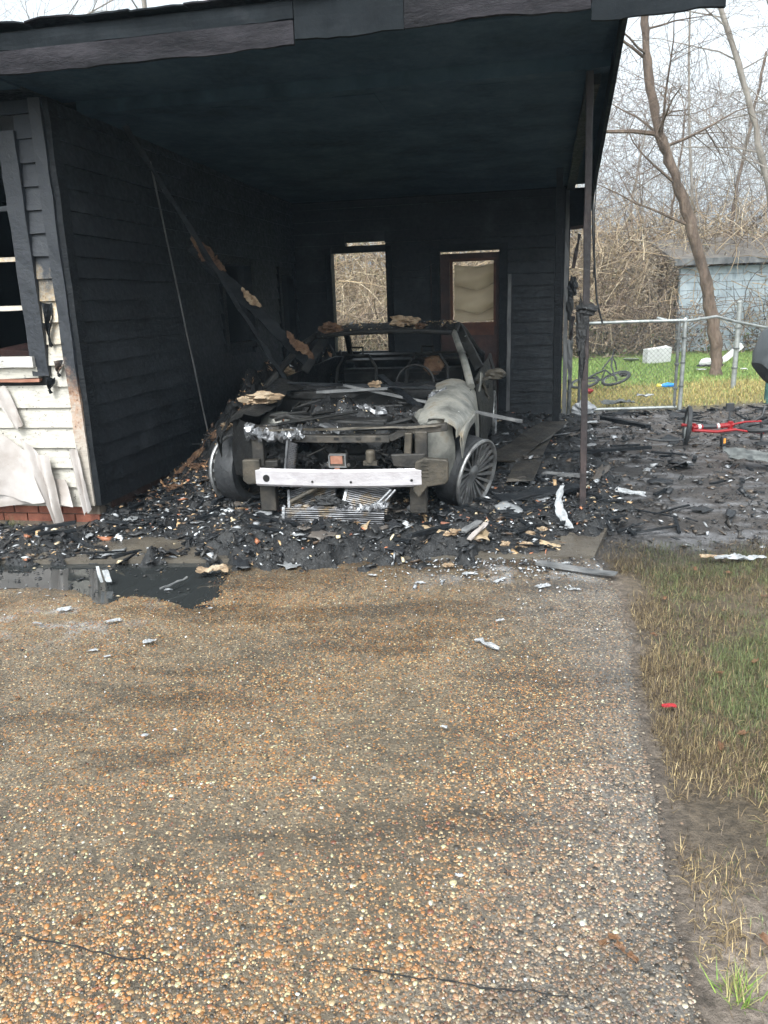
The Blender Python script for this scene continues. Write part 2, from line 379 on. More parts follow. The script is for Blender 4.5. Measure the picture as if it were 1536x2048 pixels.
# ---------------------------------------------------------------- mesh helpers
class MB:
    def __init__(s):
        s.v = []; s.f = []
    def add(s, v, f):
        o = len(s.v)
        s.v += [tuple(float(k) for k in p) for p in v]
        s.f += [tuple(i + o for i in q) for q in f]
        return s
    def box(s, c, d, rot=None, jit=0.0):
        v = []
        Rm = Euler(rot).to_matrix() if rot else None
        for z in (-1, 1):
            for x, y in ((-1, -1), (1, -1), (1, 1), (-1, 1)):
                p = Vector((x * d[0] / 2, y * d[1] / 2, z * d[2] / 2))
                if jit: p += Vector((random.uniform(-jit, jit), random.uniform(-jit, jit), random.uniform(-jit, jit)))
                if Rm: p = Rm @ p
                v.append(p + Vector(c))
        return s.add(v, [(3, 2, 1, 0), (4, 5, 6, 7), (0, 1, 5, 4), (1, 2, 6, 5), (2, 3, 7, 6), (3, 0, 4, 7)])
    def bar(s, p, q, w, h, up=(0, 0, 1), seg=1, jit=0.0):
        p, q = Vector(p), Vector(q)
        d = (q - p).normalized()
        a = d.cross(Vector(up))
        a = a.normalized() if a.length > 1e-4 else Vector((1, 0, 0))
        b = a.cross(d)
        v = []; f = []
        for i in range(seg + 1):
            m = p.lerp(q, i / seg)
            for x, y in ((-1, -1), (1, -1), (1, 1), (-1, 1)):
                k = m + a * x * w / 2 + b * y * h / 2
                if jit: k += Vector((random.uniform(-jit, jit), random.uniform(-jit, jit), random.uniform(-jit, jit)))
                v.append(k)
        for i in range(seg):
            for k in range(4):
                f.append((i * 4 + k, i * 4 + (k + 1) % 4, i * 4 + 4 + (k + 1) % 4, i * 4 + 4 + k))
        f += [(3, 2, 1, 0), tuple(seg * 4 + k for k in range(4))]
        return s.add(v, f)
    def tube(s, path, r, n=8, closed=False, cap=True):
        path = [Vector(p) for p in path]
        rs = r if isinstance(r, (list, tuple)) else [r] * len(path)
        v = []; f = []
        L = len(path)
        ref = None
        for i, p in enumerate(path):
            if closed: d = path[(i + 1) % L] - path[i - 1]
            else: d = path[min(i + 1, L - 1)] - path[max(i - 1, 0)]
            d.normalize()
            if ref is None:
                ref = d.cross(Vector((0, 0, 1)))
                if ref.length < 0.1: ref = d.cross(Vector((1, 0, 0)))
            a = (ref - d * ref.dot(d)).normalized(); ref = a
            b = d.cross(a)
            for k in range(n):
                t = 2 * math.pi * k / n
                v.append(p + (a * math.cos(t) + b * math.sin(t)) * rs[i])
        for i in range(L if closed else L - 1):
            j = (i + 1) % L
            for k in range(n):
                f.append((i * n + k, i * n + (k + 1) % n, j * n + (k + 1) % n, j * n + k))
        if cap and not closed:
            f += [tuple(range(n))[::-1], tuple((L - 1) * n + k for k in range(n))]
        return s.add(v, f)
    def lathe(s, prof, c=(0, 0, 0), axis='Z', n=24, closed=False):
        """prof: list of (radius, height)"""
        v = []; f = []
        for r, h in prof:
            for k in range(n):
                t = 2 * math.pi * k / n
                p = (r * math.cos(t), r * math.sin(t), h)
                if axis == 'X': p = (h, p[0], p[1])
                if axis == 'Y': p = (p[0], h, p[1])
                v.append((p[0] + c[0], p[1] + c[1], p[2] + c[2]))
        m = len(prof)
        for i in range(m if closed else m - 1):
            j = (i + 1) % m
            for k in range(n):
                f.append((i * n + k, i * n + (k + 1) % n, j * n + (k + 1) % n, j * n + k))
        if not closed:
            if prof[0][0] > 1e-5: f.append(tuple(range(n))[::-1])
            if prof[-1][0] > 1e-5: f.append(tuple((m - 1) * n + k for k in range(n)))
        return s.add(v, f)
    def sheet(s, g, th, keep=None):
        """closed sheet of thickness th through a grid of points g[i, j, 3]"""
        g = np.asarray(g, float)
        du = np.gradient(g, axis=0); dv = np.gradient(g, axis=1)
        nn = np.cross(du, dv)
        nn /= np.linalg.norm(nn, axis=2, keepdims=True) + 1e-9
        a, b = g + nn * th / 2, g - nn * th / 2
        ni, nj = g.shape[:2]
        v = np.concatenate([a.reshape(-1, 3), b.reshape(-1, 3)])
        N = ni * nj
        f = []
        kp = np.ones((ni - 1, nj - 1), bool) if keep is None else keep
        for i in range(ni - 1):
            for j in range(nj - 1):
                if not kp[i, j]: continue
                p = (i * nj + j, (i + 1) * nj + j, (i + 1) * nj + j + 1, i * nj + j + 1)
                f.append(p); f.append(tuple(N + k for k in p[::-1]))
                for (di, dj, e) in ((0, -1, (0, 1)), (1, 0, (1, 2)), (0, 1, (2, 3)), (-1, 0, (3, 0))):
                    x, y = i + di, j + dj
                    if x < 0 or y < 0 or x >= ni - 1 or y >= nj - 1 or not kp[x, y]:
                        q, r = p[e[0]], p[e[1]]
                        f.append((r, q, N + q, N + r))
        return s.add(v, f)
    def blob(s, c, rad, amp=0.3, seed=0, n=10, m=7, freq=2.2):
        v = []; f = []
        c = np.array(c, float); rad = np.array(rad if hasattr(rad, '__len__') else (rad,) * 3, float)
        for i in range(m + 1):
            ph = math.pi * i / m
            for k in range(n):
                t = 2 * math.pi * k / n
                d = np.array([math.sin(ph) * math.cos(t), math.sin(ph) * math.sin(t), math.cos(ph)])
                q = d * freq + 10
                k2 = float(fbm(q[0] + q[2] * 0.7, q[1] - q[2] * 0.6, seed, 3))
                v.append(c + d * rad * (1 + amp * (k2 - 0.5) * 2))
        for i in range(m):
            for k in range(n):
                f.append((i * n + k, (i + 1) * n + k, (i + 1) * n + (k + 1) % n, i * n + (k + 1) % n))
        return s.add(v, f)
    def mesh(s, name, smooth=False):
        me = bpy.data.meshes.new(name)
        me.from_pydata(s.v, [], s.f)
        me.validate()
        if smooth:
            me.polygons.foreach_set('use_smooth', [True] * len(me.polygons))
            try: me.set_sharp_from_angle(angle=R(40))
            except Exception: pass
        me.update()
        return me
    def build(s, name, mat, parent=None, loc=None, rot=None, smooth=False, bevel=0.0, kind=None, label=None):
        return link(name, s.mesh(name, smooth), mat, parent, loc, rot, bevel, kind, label)

def link(name, me, mat, parent=None, loc=None, rot=None, bevel=0.0, kind=None, label=None):
    o = bpy.data.objects.new(name, me)
    COL.objects.link(o)
    if mat is not None and not me.materials:
        me.materials.append(M[mat] if isinstance(mat, str) else mat)
    o.parent = parent
    if loc is not None: o.location = loc
    if rot is not None: o.rotation_euler = rot
    if bevel:
        b = o.modifiers.new('bevel', 'BEVEL'); b.width = bevel; b.segments = 2; b.limit_method = 'ANGLE'
    if kind: o['kind'] = kind
    if label: o['label'] = label
    return o

def tag(o, label, cat, group=None, kind=None):
    o['label'] = label; o['category'] = cat
    if group: o['group'] = group
    if kind: o['kind'] = kind
    return o

def empty(name, loc, rz=0.0, rot=None):
    o = bpy.data.objects.new(name, None)
    COL.objects.link(o)
    o.location = loc
    o.rotation_euler = rot if rot else (0, 0, rz)
    o.empty_display_size = 0.2
    return o

def np_mesh(name, v, f, col=None, smooth=False):
    """v (N,3), f (M,k) arrays; col (N,3|4) point colours"""
    v = np.asarray(v, np.float32); f = np.asarray(f, np.int32)
    me = bpy.data.meshes.new(name)
    k = f.shape[1]
    me.vertices.add(len(v)); me.vertices.foreach_set('co', v.ravel())
    me.loops.add(f.size); me.loops.foreach_set('vertex_index', f.ravel())
    me.polygons.add(len(f))
    me.polygons.foreach_set('loop_start', np.arange(0, f.size, k, dtype=np.int32))
    me.polygons.foreach_set('loop_total', np.full(len(f), k, np.int32))
    if smooth: me.polygons.foreach_set('use_smooth', np.ones(len(f), bool))
    me.update(calc_edges=True)
    if col is not None:
        a = me.color_attributes.new('col', 'FLOAT_COLOR', 'POINT')
        col = np.asarray(col, np.float32)
        if col.shape[1] == 3: col = np.concatenate([col, np.zeros((len(col), 1), np.float32)], 1)
        a.data.foreach_set('color', col.ravel())
    return me

def grid_faces(ni, nj, keep=None):
    i, j = np.meshgrid(np.arange(ni - 1), np.arange(nj - 1), indexing='ij')
    f = np.stack([i * nj + j, (i + 1) * nj + j, (i + 1) * nj + j + 1, i * nj + j + 1], -1)
    if keep is not None: return f[keep]
    return f.reshape(-1, 4)

def pick(cols, probs, n):
    idx = rng.choice(len(cols), n, p=np.array(probs) / sum(probs))
    c = np.array(cols)[idx]
    return c * rng.uniform(0.7, 1.3, (n, 1))

# =================================================================== GROUND
def edge_x(y):
    """right edge of the driveway"""
    return np.interp(y, [0.0, 1.39, 2.39, 3.77, 4.47, 4.75], [0.45, 0.68, 0.91, 1.26, 1.30, 1.32]) + 0.06 * (fbm(np.asarray(y) * 3.0, np.asarray(y) * 0 + 3, 5) - 0.5)

# earth sheet near the house (own colour: soot, mud, thatch, lawn)
gx = np.arange(-7.0, 13.0, 0.055); gy = np.arange(0.2, 24.0, 0.07)
X, Y = np.meshgrid(gx, gy, indexing='ij')
n1 = fbm(X * 1.1, Y * 1.1, 3); n2 = fbm(X * 4, Y * 4, 9); n3 = fbm(X * 14, Y * 14, 21, 3)
lawnb = sstep(10.5, 11.3, Y + (n1 - 0.5) * 0.9 - 0.1 * (X - 3))                # behind the gate
grassf = (1 - sstep(4.1, 4.75, Y + (n1 - 0.5) * 0.7 - 0.04 * X)) * sstep(-0.05, 0.1, X - edge_x(Y))
Z = -0.045 + 0.05 * (n1 - 0.5) + 0.045 * (n2 - 0.5) + 0.02 * (n3 - 0.5)
Z += 0.035 * grassf
flat = sstep(0.0, 0.25, X - edge_x(np.minimum(Y, 4.7)))
nearE = np.exp(-np.clip(X - edge_x(np.minimum(Y, 4.7)), 0, 9) / 0.25) * (Y < 4.7)
Z = Z * (1 - nearE) + nearE * (-0.006 + 0.016 * (n3 - 0.5))
Z = np.where(X < edge_x(Y) - 0.09, np.minimum(Z, -0.06), Z)
soot = np.stack([0.035 + 0.0 * X, 0.032 + 0.0 * X, 0.031 + 0.0 * X], -1)
mud = np.array([0.095, 0.08, 0.07])
ashc = np.array([0.22, 0.22, 0.23])
cc = soot * (0.5 + n2[..., None])
mudm = sstep(1.6, 3.4, X - 0.10 * (Y - 5) + (n1 - 0.5) * 2.0) * (1 - lawnb)
cc = cc + (mud * (0.5 + n3[..., None]) - cc) * (mudm * 0.75)[..., None]
ashm = np.maximum(sstep(0.50, 0.66, fbm(X * 1.6, Y * 4.6, 40)) * sstep(0.38, 0.62, fbm(X * 7, Y * 18, 43, 3)), sstep(0.6, 0.7, fbm(X * 5, Y * 12, 45)) * 0.8) * (1 - lawnb) * (1 - grassf) * sstep(1.2, 2.0, X)
cc = cc + (ashc - cc) * (ashm * 0.62)[..., None]
soil = sstep(2.0, 1.45, Y)[..., None]
gr = (np.array([0.095, 0.072, 0.046]) * (1 - soil) + np.array([0.25, 0.205, 0.17]) * soil) * (0.45 + 1.1 * n2[..., None])
cc = cc + (gr - cc) * grassf[..., None]
es = (np.exp(-np.abs(X - edge_x(Y)) / 0.12) * (Y < 4.2))[..., None]
cc = cc + (np.array([0.15, 0.12, 0.095]) * (0.4 + 1.1 * n3[..., None]) - cc) * es * 0.8
lw = np.where((Y > 14.2 + (n1 - 0.5) * 3)[..., None], np.array([0.09, 0.13, 0.03]), np.array([0.20, 0.165, 0.065]))
lw = lw * (0.6 + 0.8 * n2[..., None])
cc = cc + (lw - cc) * lawnb[..., None]
wet = sstep(0.42, 0.6, fbm(X * 1.7, Y * 3.2, 77)) * (1 - lawnb) * (1 - grassf)
v = np.stack([X, Y, Z], -1).reshape(-1, 3)
ccw = np.concatenate([np.clip(cc, 0.004, 1), (wet * 0.6)[..., None]], -1).reshape(-1, 4)
me = np_mesh('ground', v, grid_faces(*X.shape)[:, ::-1], ccw, True)
link('ground', me, 'ground', kind='structure')

bx_, by_ = np.meshgrid(np.linspace(-160, 160, 90), np.linspace(-60, 200, 80), indexing='ij')
bz_ = np.full_like(bx_, -0.13)
col = np.array([0.11, 0.10, 0.05]) * (0.6 + 0.8 * fbm(bx_ * 0.2, by_ * 0.2, 4)[..., None])
link('field', np_mesh('field', np.stack([bx_, by_, bz_], -1).reshape(-1, 3), grid_faces(*bx_.shape)[:, ::-1], col.reshape(-1, 3)), 'ground', kind='structure')

# driveway: mortar sheet with its own edge
ny = 190
ys = np.linspace(0.3, 4.62, ny); ts = np.linspace(0, 1, 230)
T, YY = np.meshgrid(ts, ys, indexing='ij')
XX = -4.6 + T * (edge_x(YY) + 4.6)
def in_poly(px, py, poly):
    ins = np.zeros(len(px), bool)
    for i in range(len(poly)):
        a, b = poly[i], poly[i - 1]
        cnd = ((a.y > py) != (b.y > py)) & (px < (b.x - a.x) * (py - a.y) / (b.y - a.y + 1e-12) + a.x)
        ins ^= cnd
    return ins

# shallow dip that holds the puddle
pud = [gp(*p) for p in ((-60, 1118), (60, 1122), (150, 1120), (250, 1118), (350, 1108), (470, 1118), (468, 1150), (455, 1195), (380, 1220), (330, 1200), (250, 1198), (205, 1208), (150, 1180), (60, 1172), (-60, 1180))]
PUDC = Vector((sum(p.x for p in pud) / len(pud), sum(p.y for p in pud) / len(pud), 0))
def pud_mask(x, y):
    m = 0
    for k in (0.55, 0.7, 0.82, 0.92, 1.02, 1.12):
        m = m + in_poly(np.ravel(x), np.ravel(y), [PUDC + (p - PUDC) * k for p in pud])
    return (m / 6.0).reshape(np.shape(x))
def drive_h(x, y):
    return 0.010 * (fbm(x * 1.3, y * 1.3, 2) - 0.5) - 0.022 * pud_mask(x + 0.10 * (fbm(x * 5, y * 5, 71) - 0.5), y + 0.14 * (fbm(x * 5, y * 5, 72) - 0.5))
ZZ = drive_h(XX, YY) + 0.003 * (fbm(XX * 12, YY * 12, 8, 3) - 0.5) - 0.02 * sstep(0.994, 1.0, T)
n1 = fbm(XX * 1.6, YY * 1.6, 33); n2 = fbm(XX * 5, YY * 5, 35); n3 = fbm(XX * 26, YY * 26, 36, 3)
str_ = fbm(XX * 1.1 + 4, YY * 4.5, 38)
c = np.array([0.165, 0.130, 0.086]) * (0.40 + 1.1 * n1[..., None]) * (0.40 + 1.2 * n3[..., None]) * (1 - 0.5 * sstep(0.50, 0.66, str_))[..., None]
grey = np.array([0.15, 0.142, 0.134]) * (0.5 + n3[..., None])
gm = sstep(-0.85, -0.08, XX - edge_x(YY) + (n1 - 0.5) * 0.9)
c = c + (grey - c) * (gm * 0.75)[..., None]
gm2 = sstep(0.55, 0.7, fbm(XX * 1.1 + 5, YY * 2.0, 51)) * sstep(2.4, 1.6, YY)
c = c + (np.array([0.17, 0.15, 0.12]) - c) * (gm2 * 0.6)[..., None]
sm = sstep(3.9, 4.7, YY + (n2 - 0.5) * 0.8)
c = c * (1 - 0.6 * sm)[..., None]
af = sstep(0.50, 0.62, fbm(XX * 6, YY * 9, 81)) * np.exp(-((XX - 0.85) / 0.55) ** 2 - ((YY - 4.25) / 0.28) ** 2)
af = np.maximum(af, sstep(0.56, 0.66, fbm(XX * 7, YY * 10, 83)) * np.exp(-((XX + 1.8) / 0.5) ** 2 - ((YY - 3.75) / 0.22) ** 2))
c = c + (np.array([0.36, 0.37, 0.38]) * (0.4 + 1.1 * n3[..., None]) - c) * (af * 0.8)[..., None]
wt = sstep(0.42, 0.66, n1) * 0.55 + gm * 0.3 - af
link('driveway', np_mesh('driveway', np.stack([XX, YY, ZZ], -1).reshape(-1, 3), grid_faces(*XX.shape)[:, ::-1], np.concatenate([np.clip(c, 0.01, 1), np.clip(wt, 0, 1)[..., None]], -1).reshape(-1, 4), True), 'drive', kind='structure')

# carport slab
sb = MB()
a0, a1 = hw(0.02, -0.95, 0), hw(3.52, -0.02, 0)
pts = [gp(-120, 1128), gp(1188, 1118), gp(1215, 1060), hw(3.62, 0.6, 0), hw(3.68, 5.3, 0), hw(0.05, 5.3, 0), hw(0.05, -0.02, 0), hw(-2.4, -0.02, 0)]
vv = [(p.x, p.y, 0.018) for p in pts] + [(p.x, p.y, -0.12) for p in pts]
k = len(pts)
sb.add(vv, [tuple(range(k))] + [(i, k + i, k + (i + 1) % k, (i + 1) % k) for i in range(k)])
sb.build('carport_slab', 'slab', kind='structure')

def crack(pts, w_, seed):
    cb = MB(); v = []; f = []
    P = []
    for i in range(len(pts) - 1):
        a, b = gp(*pts[i]), gp(*pts[i + 1])
        for t in range(6): P.append(a.lerp(b, t / 6))
    P.append(gp(*pts[-1]))
    for i, p in enumerate(P):
        wob = 0.020 * (float(fbm(i * 0.6, 1, seed)) - 0.5); ww = w_ * (0.3 + 1.2 * float(vnoise(i * 0.8, 5, seed))) * math.sin(math.pi * (i + 0.5) / len(P)) ** 0.4
        zz = float(drive_h(np.array([p.x]), np.array([p.y]))[0]) + 0.004
        v += [(p.x, p.y + wob - ww, zz), (p.x, p.y + wob + ww, zz)]
    for i in range(len(P) - 1): f.append((2 * i, 2 * i + 2, 2 * i + 3, 2 * i + 1))
    cb.add(v, f).build('driveway_crack', 'dark', kind='structure')
crack([(690, 1935), (780, 1950), (870, 1962), (960, 1975), (1060, 1985), (1170, 2000)], 0.0028, 4)
crack([(-20, 1872), (60, 1876), (140, 1893), (230, 1915), (330, 1925)], 0.0025, 9)

# puddle
def poly_sheet(poly, z, name, mat, **kw):
    pb = MB()
    fine = []
    for i in range(len(poly)):
        p0_, p, q, p3_ = poly[i - 1], poly[i], poly[(i + 1) % len(poly)], poly[(i + 2) % len(poly)]
        for t in range(8):
            u_ = t / 8
            m = 0.5 * ((2 * p) + (q - p0_) * u_ + (2 * p0_ - 5 * p + 4 * q - p3_) * u_ ** 2 + (3 * p - p0_ - 3 * q + p3_) * u_ ** 3)
            nn = 0.09 * (float(fbm(m.x * 11, m.y * 11, 3)) - 0.5)
            fine.append((m.x + nn, m.y + nn * 1.4, z))
    c0 = (sum(p[0] for p in fine) / len(fine), sum(p[1] for p in fine) / len(fine), z)
    L = len(fine)
    # fan over a concave outline is avoided by using one n-gon
    pb.add(fine, [tuple(range(L))[::-1]])
    o = pb.build(name, mat, **kw)
    if o.data.polygons[0].normal.z < 0:
        o.data.flip_normals()
    return o
poly_sheet([PUDC + (p - PUDC) * 1.25 for p in pud], -0.0075, 'puddle', 'water', kind='structure')

def pebbles(n, y0, y1, rmin, rmax, ring, name, two):
    yy = rng.uniform(y0, y1, n)
    half = 0.62 * yy + 0.35
    xx = rng.uniform(-1, 1, n) * half
    keep = (xx < edge_x(yy) - 0.02 + 0.12 * rng.normal(0, 0.4, n)) & (pud_mask(xx, yy) < 0.75)
    dens = fbm(xx * 1.5 + 8, yy * 1.5, 61)
    keep &= rng.uniform(0, 1, n) < np.clip(0.2 + 2.2 * (dens - 0.3), 0.2, 1)
    xx, yy = xx[keep], yy[keep]; n = len(xx)
    r = rmin + (rmax - rmin) * rng.beta(1.1, 6.0, n)
    e = rng.uniform(0.6, 1.0, n); an = rng.uniform(0, np.pi, n)
    hgt = r * rng.uniform(0.14, 0.34, n) + 0.0012
    z0 = 0.0005 + drive_h(xx, yy)
    z0 = np.where(xx > edge_x(yy), -0.012, z0)
    k = np.arange(ring) * 2 * np.pi / ring
    jit = rng.uniform(0.78, 1.18, (n, ring))
    def ringv(s, zf):
        cxr = np.cos(k)[None] * r[:, None] * s * jit; cyr = np.sin(k)[None] * (r * e)[:, None] * s * jit
        return np.stack([xx[:, None] + cxr * np.cos(an)[:, None] - cyr * np.sin(an)[:, None],
                         yy[:, None] + cxr * np.sin(an)[:, None] + cyr * np.cos(an)[:, None],
                         np.repeat((z0 + hgt * zf)[:, None], ring, 1)], -1)
    layers = [ringv(1.0, 0.0)] + ([ringv(0.78, 0.7)] if two else [])
    top = np.stack([xx, yy, z0 + hgt], -1)[:, None]
    V = np.concatenate(layers + [top], 1)
    m = V.shape[1]
    F = []
    for l in range(len(layers) - 1):
        for q in range(ring):
            F.append((l * ring + q, l * ring + (q + 1) % ring, (l + 1) * ring + (q + 1) % ring)); F.append((l * ring + q, (l + 1) * ring + (q + 1) % ring, (l + 1) * ring + q))
    b = (len(layers) - 1) * ring
    for q in range(ring): F.append((b + q, b + (q + 1) % ring, m - 1))
    F = (np.array(F)[None] + (np.arange(n) * m)[:, None, None]).reshape(-1, 3)
    colp = pick([(0.40, 0.175, 0.05), (0.36, 0.22, 0.10), (0.58, 0.46, 0.28), (0.17, 0.145, 0.12), (0.05, 0.045, 0.04), (0.26, 0.09, 0.05), (0.62, 0.58, 0.5), (0.24, 0.13, 0.06)],
                [0.26, 0.26, 0.09, 0.12, 0.10, 0.04, 0.015, 0.14], n)
    big = r > rmin + 0.35 * (rmax - rmin)
    sootf = 1 - 0.55 * sstep(3.9, 4.6, yy + 0.5 * (fbm(xx * 2, yy * 2, 35) - 0.5))
    gm = sstep(-0.8, -0.05, xx - edge_x(yy) + (fbm(xx * 1.6, yy * 1.6, 33) - 0.5) * 0.9)
    lum = colp.mean(1, keepdims=True)
    colp = colp * 0.82 + lum * np.array([1.0, 0.93, 0.8]) * 0.18
    colp = colp * (1 - 0.6 * gm[:, None]) + (lum * np.array([1.0, 0.98, 0.95])) * (0.6 * gm[:, None])
    colp = colp * (1 - 0.3 * sstep(0.50, 0.64, fbm(xx * 1.1 + 4, yy * 4.5, 38)))[:, None]
    colp = colp * sootf[:, None] * 0.78
    C = np.repeat(np.clip(colp * np.array([0.92, 0.86, 0.76]), 0.01, 0.36), m, 0)
    o = link(name, np_mesh(name, V.reshape(-1, 3), F, C, True), 'pebbles', kind='stuff')
    return o
pebbles(58000, 1.0, 2.3, 0.0022, 0.0150, 7, 'pebbles', True)
pebbles(120000, 2.25, 4.65, 0.003, 0.0105, 5, 'pebbles', False)

# =================================================================== HOUSE
house = empty('burnt_house', O, -TH)
tag(house, 'fire blackened single storey house with open carport around the burnt car', 'house')

def siding(u0, v0, u1, v1, z0, z1, mat, step=0.15, out=(0, -1), gaps=(), seed=0, label=None):
    """lapped boards along a wall line; gaps = [(s0, s1, z0, z1)] openings measured along the line"""
    L = math.hypot(u1 - u0, v1 - v0)
    dx, dy = (u1 - u0) / L, (v1 - v0) / L
    z = z0
    while z < z1 - 0.02:
        zt = min(z + step, z1)
        spans = [(0.0, L)]
        for (a, b, ga, gb) in gaps:
            if ga < zt - 0.01 and gb > z + 0.01:
                ns = []
                for s, e in spans:
                    if b <= s or a >= e: ns.append((s, e)); continue
                    if a - s > 0.03: ns.append((s, a))
                    if e - b > 0.03: ns.append((b, e))
                spans = ns
        for s, e in spans:
            n = max(1, int((e - s) / 0.8))
            mb = MB(); vs = []
            tw = random.uniform(-0.004, 0.004)
            for i in range(n + 1):
                t = s + (e - s) * i / n
                j = random.uniform(-0.003, 0.003)
                for off, zz in ((0.002, z - 0.008), (0.034 + tw + j, z - 0.008 + j), (0.010 + tw, zt), (0.002, zt)):
                    vs.append((u0 + dx * t + out[0] * off, v0 + dy * t + out[1] * off, zz))
            f = []
            for i in range(n):
                for k in range(4): f.append((i * 4 + k, i * 4 + (k + 1) % 4, i * 4 + 4 + (k + 1) % 4, i * 4 + 4 + k))
            f += [(0, 3, 2, 1), tuple(n * 4 + k for k in range(4))]
            mb.add(vs, f)
            mb.build('siding_board', mat, house, label=label)
        z = zt

def wallcore(segs, mat, label=None):
    mb = MB()
    for c, d in segs: mb.box(c, d)
    return mb.build('wall', mat, house)

WT = 2.93
# left carport wall (u = 0, faces +u); window gap v 2.75-3.6, door gap v 4.55-5.2
lg = [(2.75, 3.55, 1.18, 2.0), (4.62, 5.12, 0.2, 1.95)]
wallcore([((-0.06, 1.375, (0.14 + WT) / 2), (0.12, 2.75, WT - 0.14)), ((-0.06, 3.15, 0.66), (0.12, 0.8, 1.04)), ((-0.06, 3.15, 2.465), (0.12, 0.8, 0.93)),
          ((-0.06, 4.085, (0.14 + WT) / 2), (0.12, 1.07, WT - 0.14)), ((-0.06, 4.87, 2.44), (0.12, 0.5, 0.98)), ((-0.06, 5.26, (0.14 + WT) / 2), (0.12, 0.28, WT - 0.14))], 'sootwall')
siding(0.0, 0.03, 0.0, 5.33, 0.15, WT, 'sootwall', out=(1, 0), gaps=[(a - 0.03, b - 0.03, c_, d_) for a, b, c_, d_ in lg])
for (a, b, c_, d_, m) in ((2.75, 3.55, 1.18, 2.0, 'char'), (4.62, 5.12, 0.2, 1.95, 'char')):
    fr = MB()
    fr.box((0.005, a - 0.04, (c_ + d_) / 2), (0.09, 0.085, d_ - c_ + 0.16)).box((0.005, b + 0.04, (c_ + d_) / 2), (0.09, 0.085, d_ - c_ + 0.16))
    fr.box((0.003, (a + b) / 2, d_ + 0.04), (0.086, b - a, 0.08)).box((0.003, (a + b) / 2, c_ - 0.03), (0.086, b - a, 0.07))
    fr.build('opening_frame', m, house)
# back wall (v = 5.35, faces -v)
bg_ = [(0.53, 1.27, 0.92, 2.20), (1.97, 2.74, 0.02, 2.16), (0.72, 1.255, 2.285, 2.33)]
B0 = 5.35
def bw_seg(s, e, z0, z1): return (((s + e) / 2, B0 + 0.05, (z0 + z1) / 2), (e - s, 0.1, z1 - z0))
wallcore([bw_seg(0.0, 0.53, 0.02, WT), bw_seg(0.53, 1.27, 0.02, 0.92), bw_seg(0.53, 1.27, 2.20, 2.285), bw_seg(0.53, 0.72, 2.285, 2.33), bw_seg(1.255, 1.27, 2.285, 2.33), bw_seg(0.53, 1.27, 2.33, WT),
          bw_seg(1.27, 1.97, 0.02, WT), bw_seg(1.97, 2.74, 2.16, WT), bw_seg(2.74, 3.54, 0.02, WT)], 'sootwall')
siding(0.03, B0, 3.50, B0, 0.06, WT, 'sootwall', out=(0, -1), gaps=[(a - 0.03, b - 0.03, c_, d_) for a, b, c_, d_ in bg_])
wf = MB()
for s in (0.49, 1.31): wf.box((s, B0 - 0.02, 1.56), (0.085, 0.10, 1.40))
wf.box((0.90, B0 - 0.018, 0.89), (0.73, 0.12, 0.065))
wf.build('window_frame', 'char', house)
lip = MB().box((0.56, B0 - 0.03, 1.245), (0.05, 0.05, 0.045), jit=0.01)
lip.build('white_latch', 'white', house)
# back door with window
door = MB()
door.box((2.035, B0 + 0.03, 1.08), (0.12, 0.045, 2.10)).box((2.70, B0 + 0.03, 1.08), (0.07, 0.045, 2.10)).box((2.38, B0 + 0.03, 0.62), (0.57, 0.045, 1.18)).box((2.38, B0 + 0.03, 2.08), (0.57, 0.045, 0.10))
d_ = door.build('back_door', 'redwood', house)
MB().box((2.40, B0 - 0.004, 1.235), (0.60, 0.03, 0.05)).build('sill_rail', 'rust', d_)
MB().box((2.40, B0 + 0.012, 1.155), (0.55, 0.02, 0.11), jit=0.004).build('lower_panel', 'rust', d_)
MB().box((2.12, B0 + 0.0, 1.64), (0.035, 0.03, 0.78)).box((2.68, B0 + 0.0, 1.64), (0.03, 0.03, 0.78)).box((2.40, B0, 2.045), (0.60, 0.03, 0.035)).build('glazing_frame', 'rust', d_)
df = MB()
df.box((1.92, B0 - 0.01, 1.12), (0.10, 0.12, 2.22)).box((2.79, B0 - 0.01, 1.12), (0.10, 0.12, 2.22)).box((2.355, B0 - 0.012, 2.20), (0.77, 0.115, 0.08))
df.build('door_frame', 'char', house)
MB().box((1.87, B0 - 0.03, 1.40), (0.035, 0.03, 1.3), jit=0.006).build('pale_trim', 'post', house)
MB().bar((2.865, B0 - 0.045, 0.1), (2.87, B0 - 0.045, 1.85), 0.045, 0.03, (0, 1, 0), 9, 0.006).build('peeling_trim', 'pale', house)
# right end of the back wall: corner boards, scorched on the yard side
MB().box((3.515, B0 - 0.012, 1.47), (0.07, 0.12, 2.90)).build('corner_board', 'char', house)
MB().bar((3.60, B0 + 0.02, 0.0), (3.565, B0 + 0.02, 2.90), 0.05, 0.06, (0, 1, 0), 14, 0.006).build('downpipe', 'pale', house)
MB().blob((3.66, B0 + 0.02, 1.66), (0.06, 0.06, 0.11), 0.7, 5, 14, 10, 4.0).blob((3.63, B0 + 0.02, 1.42), (0.05, 0.05, 0.16), 0.5, 8).build('melted_meter_box', 'charcoal', house)
MB().box((3.60, B0 + 0.2, 1.3), (0.03, 0.3, 2.6)).build('end_wall', 'char', house)
for i, (zz, hh) in enumerate(((0.5, 0.5), (1.0, 0.3), (1.9, 0.4))):
    MB().bar((3.66, B0 + 0.05, zz), (3.63 + 0.05 * i, B0 + 0.04, zz + hh), 0.03, 0.02, (0, 1, 0), 4, 0.012).build('peeled_strip', 'post' if i else 'pale', house)

